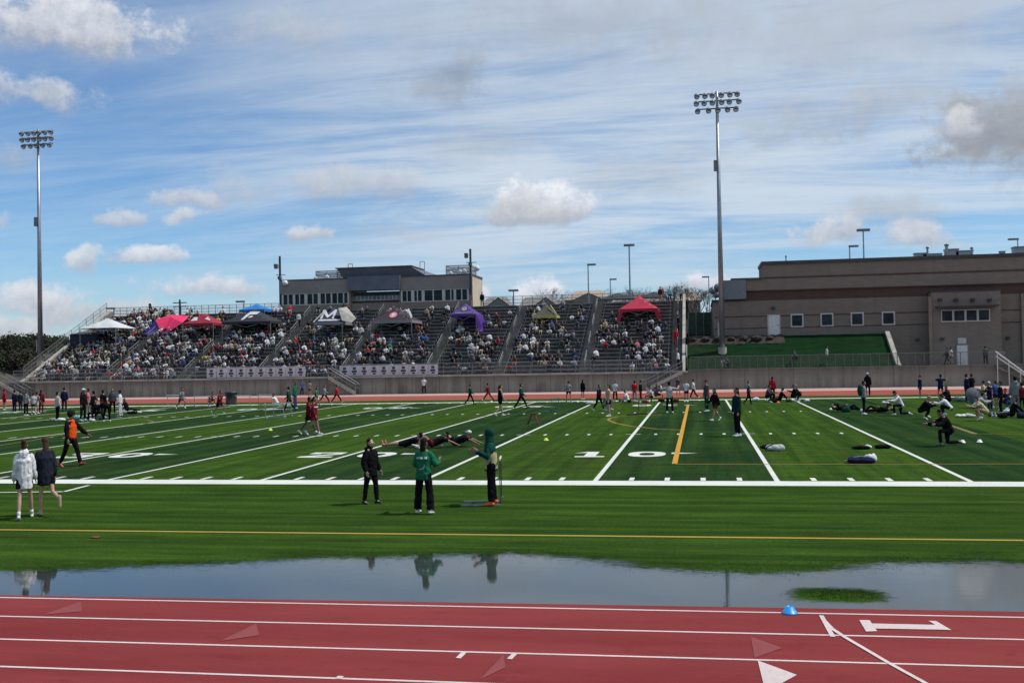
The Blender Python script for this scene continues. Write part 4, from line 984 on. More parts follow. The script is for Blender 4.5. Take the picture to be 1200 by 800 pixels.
def lamp_post(px, pbot, ptop, Y, lab, r=.11, kind='one'):
    p = ony(px, pbot, Y); zt = ZA(px, ptop, Y); z0 = min(p.z, ZT if Y < 150 else HZ) - 0; h = zt-z0
    t = empty('street_lamp', (p.x, Y, z0), label=lab, cat='street lamp')
    b = MB(); b.bar((0,0,0),(0,0,h),r,8,r*.65); b.build('pole', M['steel'], t)
    b = MB()
    if kind == 'one': b.box(-.1,1.1,-.2,.2,h-.02,h+.22)
    elif kind == 'left': b.box(-1.1,.1,-.2,.2,h-.02,h+.2)
    else: b.box(-.8,.8,-.3,.3,h-.05,h+.25)
    b.build('lamp_head', M['lamphood'], t)
lamp_post(690, 360, 311, 118, 'slim street lamp rising between the yellow framed and red canopies', .12, 'one')
lamp_post(738.5, 350, 288, 130, 'tallest lamp pole, rising behind the left corner of the bright red canopy', .16, 'both')
lamp_post(715.5, 350, 328, 150, 'short street lamp between the two tall lamp poles', .12, 'one')
lamp_post(602, 355, 341, 140, 'short street lamp right of the press box beside the houses', .14, 'both')
lamp_post(831, 350, 325, 150, 'street lamp left of the gym roof', .12, 'left')
lamp_post(996, 310, 289.5, SY+33, 'lower lamp pole behind the gym roof', .12, 'one')
lamp_post(1012.5, 310, 270.5, SY+33, 'taller lamp pole behind the gym roof', .13, 'both')
lamp_post(1193, 300, 281, SY+31, 'lamp pole behind the gym roof at the right edge', .1, 'left')
lamp_post(134, 388, 362, YT+14, 'small lamp post on the skyline above the white canopy', .09, 'left')
lamp_post(286, 372, 354, YT+16, 'small lamp post on the skyline beside the press box', .09, 'left')
# utility pole
p = ony(211, 375, 120); t = empty('utility_pole', (p.x, 120, ZT), label='wooden utility pole with crossarms above the tilted red canopy', cat='utility pole'); h = ZA(211, 351, 120)-ZT
b = MB(); b.bar((0,0,0),(0,0,h),.2,8,.14); b.build('pole', M['bark'], t)
for f in (.86, .72): b = MB(); b.box(-1.1,1.1,-.08,.08,h*f,h*f+.14); b.build('crossarm', M['bark'], t)

# trees ---------------------------------------------------------------
def bare_tree(x, y, z, h, spread, lab, seed, group=None):
    r = random.Random(seed); t = empty('bare_tree', (x, y, z), label=lab, cat='tree'); tr = MB(); br = MB()
    tr.bar((0,0,-.5),(0,0,h*.3),.24,7,.17)
    def grow(p, d, l, rad, lv):
        q = p + d*l; br.bar(p, q, rad, 5 if lv < 2 else 3, rad*.65)
        if lv >= 5: return
        for k in range(3 if lv < 4 else 2):
            a = r.uniform(0, 6.283); s = r.uniform(.35,.75)*(spread)
            nd = (d + Vector((math.cos(a)*s, math.sin(a)*s, r.uniform(0,.25)))).normalized()
            grow(q, nd, l*r.uniform(.62,.82), rad*.6, lv+1)
    for k in range(4):
        a = k*1.57+r.random(); grow(Vector((0,0,h*.28)), Vector((math.cos(a)*.5*spread, math.sin(a)*.5*spread, .9)).normalized(), h*.22, .11, 0)
    tr.build('trunk', M['bark'], t); br.build('crown', M['bark'], t); return t
for i, (px, pb_, pt_, Y, lab) in enumerate(((650,352,331,175,'bare tree behind the low dark roofed house'),(707,350,336,185,'bare tree behind the wide tan house'),(747,350,330,150,'bare tree just left of the bright red canopy peak'),
   (785,350,331,140,'bare tree right of the bright red canopy, left one of three'),(797,350,325,150,'tallest bare tree right of the bright red canopy'),(812,350,331,145,'bare tree closest to the gym roof speakers'),(822,350,334,160,'far bare tree beside the street lamp left of the gym'))):
    p = ony(px, pb_, Y); zt = ZA(px, pt_, Y); z0 = ZT-.5 if Y < 149 else HZ; bare_tree(p.x, Y, z0, zt-z0, 1.25, lab, 30+i)
def leafy(name, x, y, z, h, wd, lab, mat, seed, conifer=False, n=900, ls=.3):
    r = random.Random(seed); t = empty(name, (x, y, z), label=lab, cat='tree')
    b = MB(); b.bar((0,0,-1),(0,0,h*.75),.22,7,.05)
    cl = []
    for k in range(26):
        if conifer: f = r.random(); rr = wd*(1-f)*.9; cz = h*(.12+.85*f); cr = wd*.28*(1.1-f)
        else: f = r.random(); rr = wd*math.sqrt(max(0,1-(2*f-1)**2))*.85; cz = h*(.25+.62*f); cr = wd*r.uniform(.22,.4)
        a = r.uniform(0, 6.283); q = rr*r.random()**.5; cl.append((Vector((q*math.cos(a), q*math.sin(a), cz)), cr))
    for c, cr in cl[:10]: b.bar((0,0,c.z*.6), c, .06, 4, .03)
    b.build('trunk', M['bark'], t); lf = MB()
    for k in range(n):
        c, cr = r.choice(cl); v = Vector((r.gauss(0,1), r.gauss(0,1), r.gauss(0,1))).normalized()*cr*r.random()**.35; p = c+v
        a = Vector((r.gauss(0,1), r.gauss(0,1), r.gauss(0,1))).normalized(); d = a.orthogonal().normalized(); s = ls*r.uniform(.5,1.3)
        lf.add([p+a*s, p+d*s*.6, p-a*s, p-d*s*.6], [(0,1,2,3)])
    lf.build('crown', mat, t); return t
for (px, pt_, w_, con, lab) in ((176,356,1.3,True,'tall pointed evergreen on the skyline behind the left bleachers'),(182,361,1.5,True,'shorter evergreen right beside the tall pointed one'),(197,364,1.5,False,'small round tree left of the utility pole'),(160,367,1.6,False,'dark bush at the top of the left bleachers')):
    p = ony(px, 380, 112); leafy('evergreen_tree', p.x, 112, ZT, ZA(px, pt_, 112)-ZT, w_, lab, M['leaf'], int(px), con, 700, .22)
# wooded bank at the far left
b = MB(); nx_, ny_ = 50, 16; vs = []
for j in range(ny_+1):
    for i in range(nx_+1):
        x = -330+ (XL-4+330)*i/nx_; y = 74+ 160*j/ny_
        z = 5.5*min(1,(y-74)/40)*min(1,max(0,(XL-4-x)/14)) + .5*math.sin(x*.2)*math.sin(y*.13)
        vs.append((x, y, max(-.05, z)-.02 if j else -.05))
b.add(vs, [(j*(nx_+1)+i, j*(nx_+1)+i+1, (j+1)*(nx_+1)+i+1, (j+1)*(nx_+1)+i) for j in range(ny_) for i in range(nx_)])
tag(b.build('hillside', M['hill']), kind='structure')
k = 0
for (px, pt_, Y, w_) in ((-8,402,104,3.2),(3,405,100,3.0),(10,401,120,3.6),(18,399,112,3.4),(26,398,125,3.8),(33,397,116,3.4),(40,395,128,3.8),(47,401,118,3.0),(56,402,122,3.2),(63,406,118,2.8),(70,409,124,3.0),(-18,400,112,4.0),(14,412,96,2.6),(30,412,95,2.6)):
    p = ony(px, 420, Y); z0 = 5.0 if Y > 105 else 2.5; h = ZA(px, pt_+13+max(0,px-30)*.15, Y)-z0
    leafy('winter_tree', p.x, Y, z0, max(3, h), w_, 'dark olive winter tree on the bank left of the bleachers', M['leafb'] if k % 3 == 1 else M['leaf'], 60+k, False, 2000, .17)['group'] = 'winter trees on the left bank'; k += 1
# ================================================================== people
def dirv(a, b, s): a = R(a); b = R(b); return Vector((s*math.sin(b), -math.sin(a)*math.cos(b), -math.cos(a)*math.cos(b)))
# pose: lean, L/R leg (hip flex, spread, knee bend), LA/RA arm (raise fwd, out, elbow bend, inward), head (pitch, yaw), root pitch
POSES = {
 'stand': dict(lean=2, L=(4,4,6), R=(-2,5,3), LA=(4,8,14,0), RA=(-2,8,12,0)),
 'standwide': dict(lean=2, L=(3,11,2), R=(-3,10,3), LA=(8,10,35,0), RA=(8,10,30,0)),
 'frontarms': dict(lean=3, L=(2,9,2), R=(-4,10,3), LA=(18,22,105,-25), RA=(16,22,95,-25)),
 'pockets': dict(lean=-1, L=(10,3,8), R=(-6,5,3), LA=(-4,14,32,-10), RA=(-2,14,30,-10)),
 'walk': dict(lean=5, L=(24,3,6), R=(-18,3,22), LA=(-20,7,16,0), RA=(22,7,28,0)),
 'walk2': dict(lean=3, L=(13,3,2), R=(-10,3,30), LA=(-12,7,16,0), RA=(12,7,20,0)),
 'stroll': dict(lean=3, L=(-16,3,4), R=(16,6,2), LA=(-4,9,22,0), RA=(6,9,22,0)),
 'kick': dict(lean=4, L=(3,3,2), R=(-22,3,52), LA=(10,8,25,0), RA=(-8,8,20,0)),
 'stride': dict(lean=8, L=(38,2,10), R=(-30,2,14), LA=(-30,8,35,0), RA=(35,8,40,0)),
 'lunge': dict(lean=0, L=(28,22,8), R=(-26,22,6), LA=(4,12,60,-20), RA=(4,12,60,-20)),
 'run': dict(lean=14, L=(60,3,75), R=(-22,3,40), LA=(-40,10,85,0), RA=(45,10,85,0)),
 'hurdle': dict(lean=28, L=(88,5,12), R=(-10,60,95), LA=(75,30,15,0), RA=(-30,50,40,0)),
 'handshead': dict(lean=-2, L=(4,7,4), R=(-2,7,3), LA=(25,75,130,-60), RA=(25,75,130,-60)),
 'reach': dict(lean=4, L=(20,4,4), R=(-14,4,14), LA=(38,16,12,0), RA=(4,12,20,0)),
 'bend': dict(lean=72, L=(14,8,10), R=(8,8,8), LA=(30,8,25,0), RA=(20,8,35,0)),
 'kneel': dict(lean=24, L=(90,10,92), R=(-6,8,84), LA=(52,10,40,0), RA=(44,14,50,0), head=(25,0)),
 'propped': dict(lean=-72, L=(90,6,3), R=(92,12,10), LA=(-74,18,10,0), RA=(-72,20,10,0), head=(25,0)),
 'kneesup': dict(lean=-70, L=(134,8,98), R=(128,14,90), LA=(-74,18,10,0), RA=(-72,20,10,0), head=(30,0)),
 'sit': dict(lean=18, L=(112,14,118), R=(104,16,112), LA=(48,14,42,-20), RA=(45,14,44,-20)),
 'sitlegs': dict(lean=-18, L=(86,6,4), R=(88,12,8), LA=(-42,16,6,0), RA=(-40,18,6,0)),
 'sitcross': dict(lean=12, L=(88,42,108), R=(86,44,112), LA=(32,16,62,-24), RA=(30,16,60,-24)),
 'lie': dict(lean=0, L=(8,8,14), R=(34,9,66), LA=(14,26,20,0), RA=(120,30,70,0), root=84),
 'recline': dict(lean=-34, L=(70,6,20), R=(86,10,70), LA=(-70,14,50,0), RA=(10,14,70,0)),
 'crouch': dict(lean=38, L=(110,14,128), R=(96,14,124), LA=(58,10,45,-10), RA=(52,10,60,-10)),
 'bench': dict(lean=14, L=(84,9,84), R=(86,10,82), LA=(42,12,48,-22), RA=(46,12,40,-22)),
 'bench2': dict(lean=32, L=(80,16,76), R=(88,14,88), LA=(60,16,60,-30), RA=(52,14,52,-20), head=(20,0)),
 'bench3': dict(lean=-6, L=(82,6,74), R=(86,8,88), LA=(-14,16,30,0), RA=(30,20,80,-30), head=(-4,25)),
}
def skel(P):
    J = {}; pel = Vector((0,0,0)); l = R(P['lean']); u = Vector((0,-math.sin(l),math.cos(l)))
    J['pel'] = pel; J['u'] = u; J['waist'] = u*.14; J['chest'] = u*.33; J['sho'] = u*.47; J['neck'] = u*.535
    hp, hy = P.get('head', (0,0)); hl = R(P['lean']*.55+hp); hu = Vector((0,-math.sin(hl),math.cos(hl))); J['hu'] = hu
    J['head'] = J['neck']+hu*.135 + Vector((0,-.015,0)); J['hyaw'] = R(hy)
    for s, k in ((1,'L'),(-1,'R')):
        a, b, kn = P[k]; h = Vector((s*.088,0,-.02)); J[k+'hip'] = h; kd = dirv(a,b,s); J[k+'kn'] = h+kd*.425; sd = dirv(a-kn, b*.5 if kn < 40 else b*.2, s); J[k+'an'] = J[k+'kn']+sd*.40
        f = Vector((0,-1,0)); fd = f - sd*f.dot(sd)
        if fd.length < .3: fd = Vector((0,0,1)) if sd.y < 0 else Vector((0,0,-1))
        if P.get('root', 0) == 0 and k == 'R' and kn > 70 and a < 0: fd = Vector((0,.75,-.35))
        J[k+'toe'] = fd.normalized(); J[k+'sd'] = sd
        a, b, e, c = P[k+'A']; sh = J['sho'] + Vector((s*.165,0,0)) - u*.045; J[k+'sh'] = sh; ad = dirv(a,b,s); J[k+'el'] = sh+ad*.285; fd_ = dirv(a+e, b+c, s); J[k+'wr'] = J[k+'el']+fd_*.25; J[k+'hd'] = fd_
    rt = P.get('root', 0)
    if rt:
        m_ = Matrix.Rotation(R(rt), 3, 'X')   # lie back
        m_ = Matrix.Rotation(-R(rt), 3, 'X')
        for k in list(J):
            if isinstance(J[k], Vector): J[k] = m_ @ J[k]
        J['rot'] = m_
    else: J['rot'] = Matrix.Identity(3)
    low = min([J[k+'an'].z-.085 for k in 'LR'] + [J[k+'an'].z+J[k+'toe'].z*.16-.04 for k in 'LR'] + [J['pel'].z-.12] + [J[k+'kn'].z-.06 for k in 'LR'] + [J['sho'].z-.13, J['head'].z-.12])
    for k in list(J):
        if isinstance(J[k], Vector) and k not in ('u','hu','LToe') and not k.endswith('sd') and not k.endswith('toe') and not k.endswith('hd'): J[k] = J[k]-Vector((0,0,low))
    J['low'] = low
    return J
DG = bpy.context.evaluated_depsgraph_get
def fuse(mb, vox, smooth=2, name='m', decim=None):
    me = mb.mesh('tmp'); o = bpy.data.objects.new('tmp', me); COL.objects.link(o)
    md = o.modifiers.new('r', 'REMESH'); md.mode = 'VOXEL'; md.voxel_size = vox; md.use_smooth_shade = True
    if smooth: s = o.modifiers.new('s', 'SMOOTH'); s.factor = .5; s.iterations = smooth
    if decim: d = o.modifiers.new('d', 'DECIMATE'); d.ratio = decim
    dg = DG(); dg.update(); r = bpy.data.meshes.new_from_object(o.evaluated_get(dg), depsgraph=dg); r.name = name
    bpy.data.objects.remove(o, do_unlink=True); bpy.data.meshes.remove(me)
    r.polygons.foreach_set('use_smooth', [True]*len(r.polygons)); return r
def hand(b, J, k, s, fine):
    w = J[k+'wr']; d = J[k+'hd'].normalized(); sd = J['rot'] @ Vector((0,1,0)) if abs(d.y) < .8 else Vector((0,0,1))
    a = (sd - d*sd.dot(d)).normalized(); n_ = d.cross(a)*s
    if not fine:
        b.loft([w-d*.03, w+d*.04, w+d*.09, w+d*.14], [(.022,.03),(.02,.04),(.017,.036),(.012,.024)], 8, n_); b.loft([w+d*.03-a*.02, w+d*.08-a*.05],[.014,.011],6); return
    b.loft([w-d*.03, w+d*.03, w+d*.09], [(.022,.028),(.018,.042),(.015,.040)], 10, n_)
    for q, (o, L, c) in enumerate(((-.031,.072,.2),(-.011,.082,.25),(.010,.076,.3),(.030,.060,.35))):
        p0 = w+d*.075+a*o*.9; p1 = p0+d*L*.45+a*o*.1; d2 = (d-n_*c*1.2).normalized(); p2 = p1+d2*L*.35; d3 = (d-n_*c*2.6).normalized(); p3 = p2+d3*L*.3
        b.loft([p0-d*.02,p1,p2,p3],[.0095,.009,.008,.007],7)
    p0 = w+d*.02-a*.028; p1 = p0+d*.035-a*.028; p2 = p1+d*.03-a*.008-n_*.006; b.loft([p0,p1,p2],[.012,.0105,.008],7)
def body_mb(J, fine):
    b = MB(); u = J['u']
    b.loft([J['pel']-u*.02, J['waist'], J['chest'], J['sho']], [(.135,.095),(.12,.085),(.15,.10),(.125,.08)], 12)
    b.loft([J['sho']-u*.02, J['neck'], J['head']-J['hu']*.03], [(.075,.06),(.052,.052),(.05,.052)], 10)
    hu = J['hu']; rot = J['rot']
    f = rot @ Vector((0,-1,0)); f = (f-hu*f.dot(hu)).normalized(); sx = f.cross(hu)
    if J['hyaw']: f = Matrix.Rotation(J['hyaw'], 3, hu) @ f; sx = f.cross(hu)
    J['face'] = f; J['fx'] = sx; h = J['head']
    m_ = Matrix((sx, -f, hu)).transposed()
    b.ell(h+hu*.02-f*.008, (.073,.092,.098), 14, 10, m_); b.ell(h-hu*.045+f*.018, (.052,.062,.062), 12, 8, m_)
    b.loft([h+hu*.02+f*.075, h-hu*.018+f*.103, h-hu*.026+f*.082], [.010,.015,.013], 6)
    b.loft([h-hu*.052+f*.07, h-hu*.056+f*.082],[(.024,.008),(.018,.006)],6,sx)
    for s in (1,-1): b.ell(h+sx*s*.074-f*.01-hu*.002, (.012,.022,.032), 8, 6, m_)
    for s, k in ((1,'L'),(-1,'R')):
        b.loft([J[k+'sh']-J['u']*.0, (J[k+'sh']+J[k+'el'])/2, J[k+'el'], (J[k+'el']*.6+J[k+'wr']*.4), J[k+'wr']], [.047,.045,.037,.038,.026], 9)
        hand(b, J, k, s, fine)
        b.loft([J[k+'hip'], (J[k+'hip']+J[k+'kn'])/2, J[k+'kn'], J[k+'kn']*.65+J[k+'an']*.35, J[k+'an']], [.078,.068,.05,.052,.034], 10)
        t = J[k+'toe']; an = J[k+'an']; sd = J[k+'sd']; b.loft([an+sd*.03-t*.03, an+sd*.05+t*.07, an+sd*.06+t*.14], [(.034,.03),(.038,.028),(.036,.018)], 8)
    return b
def top_mb(J, sl, bag, hood=False, longer=0):
    b = MB(); g = .022+bag; u = J['u']
    b.loft([J['pel']-u*(.10+longer*.8), J['pel'], J['waist'], J['chest'], J['sho']+u*.0, J['neck']-u*.02], [(.150+g*.9,.112+g*.9),(.155+g*.8,.115+g*.8),(.145+g,.105+g),(.165+g,.115+g*.8),(.138+g*.4,.085+g*.4),(.06+g*.2,.058+g*.2)], 14, flat='a')
    for k in 'LR':
        sh, el, wr = J[k+'sh'], J[k+'el'], J[k+'wr']
        if sl == 2: b.loft([sh, (sh+el)/2, el, (el+wr)/2, wr*.97+el*.03], [.050+g*.45,.056+g*.6,.048+g*.6,.046+g*.6,.032+g*.35], 10, flat='z')
        elif sl == 1: b.loft([sh, sh*.4+el*.6], [.062+g*.6,.06+g*.7], 10, flat='z')
        else: b.loft([sh-(sh-J['chest'])*.35, sh], [.05,.045], 8)
    if hood:
        h = J['neck']; f = J['rot'] @ Vector((0,-1,0)); b.loft([h-f*.0+J['u']*.02, h-f*.09-u*.02, h-f*.11-u*.1], [(.10,.06),(.12,.055),(.07,.035)], 12)
    return b
def bottom_mb(J, long, flare=0, bag=0):
    b = MB(); u = J['u']; b.loft([J['pel']+u*.09, J['pel']+u*.0, J['pel']-u*.07], [(.142,.105),(.158,.12),(.14,.11)], 12)
    for k in 'LR':
        hp, kn, an = J[k+'hip'], J[k+'kn'], J[k+'an']
        if long: b.loft([hp, (hp+kn)/2, kn, (kn+an)/2, an*.97+kn*.03], [.096+bag,.084+bag,.066+bag+flare*.3,.064+bag+flare*.7,.052+bag+flare], 11, flat='z')
        else: b.loft([hp, hp*.42+kn*.58], [.100+bag,.094+bag], 11, flat='z')
    return b
def shoe_mb(J, k):
    b = MB(); b.smooth = True; t = J[k+'toe']; an = J[k+'an']; sd = J[k+'sd']
    b.loft([an+sd*.0, an+sd*.045], [(.043,.045),(.045,.055)], 9)
    b.loft([an+sd*.055-t*.055, an+sd*.052+t*.03, an+sd*.062+t*.12, an+sd*.068+t*.17], [(.04,.036),(.043,.036),(.045,.026),(.034,.016)], 10); return b
def hair_mb(J, style):
    b = MB(); h, hu, f, sx = J['head'], J['hu'], J['face'], J['fx']; m_ = Matrix((sx, -f, hu)).transposed()
    if style == 'hood':
        b.ell(h+hu*.015-f*.03, (.105,.118,.135), 14, 9, m_); b.loft([h-hu*.06-f*.03, J['neck']-J['u']*.03], [(.10,.10),(.13,.10)], 12, sx); return b
    if style == 'cap':
        b.ell(h+hu*.05-f*.01, (.088,.105,.075), 12, 8, m_); b.loft([h+hu*.05+f*.06, h+hu*.04+f*.17], [(.07,.012),(.05,.008)], 10, sx); return b
    b.ell(h+hu*.045-f*.028, (.083,.095,.088), 12, 8, m_); b.ell(h-hu*.01-f*.05, (.076,.062,.085), 10, 7, m_)
    if style == 'long': b.loft([h+hu*.02-f*.06, h-hu*.12-f*.075, h-hu*.22-f*.08, h-hu*.29-f*.075], [(.07,.05),(.08,.045),(.07,.035),(.035,.02)], 12, sx)
    if style == 'bun': b.ell(h+hu*.10-f*.115, (.055,.055,.055), 9, 6, m_)
    if style == 'tail': b.loft([h+hu*.05-f*.11, h-hu*.03-f*.15, h-hu*.18-f*.13, h-hu*.28-f*.11], [.028,.034,.028,.012], 9)
    if style == 'afro': b.ell(h+hu*.05-f*.03, (.125,.125,.125), 12, 9, m_)
    return b
from mathutils import noise as mn
def folds(me, amp):
    """cloth creases pushed along the normals"""
    out = []
    for v in me.vertices:
        p = v.co; a = mn.noise(Vector((p.x*9, p.y*9, p.z*5+p.x*3))) + .5*mn.noise(Vector((p.x*17+5, p.y*17, p.z*12+p.x*9)))
        a = 1-abs(a)*2.2; q = p + v.normal*(a*amp-.3*amp); out += [q.x, q.y, q.z]
    me.vertices.foreach_set('co', out); me.update(); return me
CACHE = {}
def parts(pose, sl, bag, hood, longer, lng, flare, bbag, hair, fine):
    vox = .0085 if fine else .019
    def get(key, fn):
        if key not in CACHE: CACHE[key] = fn()
        return CACHE[key]
    J = get(('J', pose), lambda: skel(POSES[pose])); 
    body = get(('b', pose, fine), lambda: fuse(body_mb(J, fine), vox, 2, 'body'))
    if 'face' not in J: body_mb(J, False)
    cv = .012 if fine else .022
    fd = (lambda me, amp: folds(me, amp) if fine else me)
    top = get(('t', pose, sl, bag, hood, longer, fine), lambda: fd(fuse(top_mb(J, sl, bag, hood, longer), cv, 3, 'top'), .012))
    bot = get(('p', pose, lng, flare, bbag, fine), lambda: fd(fuse(bottom_mb(J, lng, flare, bbag), cv, 2, 'bottom'), .011))
    hr_ = get(('h', pose, hair, fine), lambda: fuse(hair_mb(J, hair), .010 if fine else .018, 2, 'hair'))
    sh = [get(('s', pose, k), lambda: shoe_mb(J, k).mesh('shoe')) for k in 'LR']
    return J, body, top, bot, hr_, sh
for mm in ():
    pass
SK = {'l': (.42,.25,.18), 'm': (.28,.15,.10), 'd': (.10,.05,.033)}
CC = {'black': (.007,.007,.009), 'white': (.60,.60,.62), 'offwhite': (.42,.42,.40), 'grey': (.20,.21,.22), 'dgrey': (.06,.065,.07), 'navy': (.012,.016,.045), 'red': (.36,.015,.02), 'maroon': (.13,.012,.018), 'green': (.015,.13,.065),
 'dgreen': (.008,.05,.038), 'blue': (.03,.07,.22), 'jeans': (.04,.07,.14), 'tan': (.38,.28,.18), 'khaki': (.42,.38,.22), 'orange': (.70,.08,.015), 'pink': (.50,.13,.16), 'teal': (.008,.028,.03), 'yellow': (.5,.4,.05), 'cyan': (.25,.5,.52), 'purple': (.08,.03,.15), 'nvy2': (.016,.02,.032)}
HR = {'k': (.012,.010,.010), 'b': (.06,.035,.02), 'g': (.30,.20,.09), 'w': (.6,.6,.6)}
CATN = {0: 'singlet', 1: 'shirt', 2: 'jacket'}
NP = [0]
def person(loc, H, pose, face, top, sl, bot, lng, hair='short', hc='k', skin='m', shoes='white', lab='', bag=.008, hood=False, longer=0, flare=0, bbag=0, fine=False, hairname=None, group=None, topname=None, wid=1.0):
    J, body, tp, bt, hr_, sh = parts(pose, sl, bag, hood, longer, lng, flare, bbag, hair, fine)
    s = H/1.72; NP[0] += 1
    o = link('person', body, None, M['skin'], SK[skin]); o.location = loc; o.rotation_euler = (0,0,R(face)); o.scale = (s*wid,s,s)
    tag(o, lab, 'person', group)
    c = CC[top] if isinstance(top, str) else top
    link(topname or CATN[sl], tp, o, M['cloth'], c)
    link('trousers' if lng else 'shorts', bt, o, M['cloth'], CC[bot] if isinstance(bot, str) else bot)
    nm = hairname or {'hood':'hood','cap':'cap'}.get(hair, 'hair')
    link(nm, hr_, o, M['cloth'] if hair in ('hood','cap') else M['hair'], (c if hair == 'hood' else (CC[hc] if hc in CC else HR[hc])))
    if shoes:
        for m_ in sh: link('shoe', m_, o, M['paint'], CC[shoes])
    if fine:
        b = MB(); h, hu, f, sx = J['head'], J['hu'], J['face'], J['fx']
        for q in (1,-1): b.ell(h+hu*.008+f*.074+sx*q*.03, (.011,.008,.007), 8, 5)
        b.build('eyes', M['eye'], o)
    return o, J, s
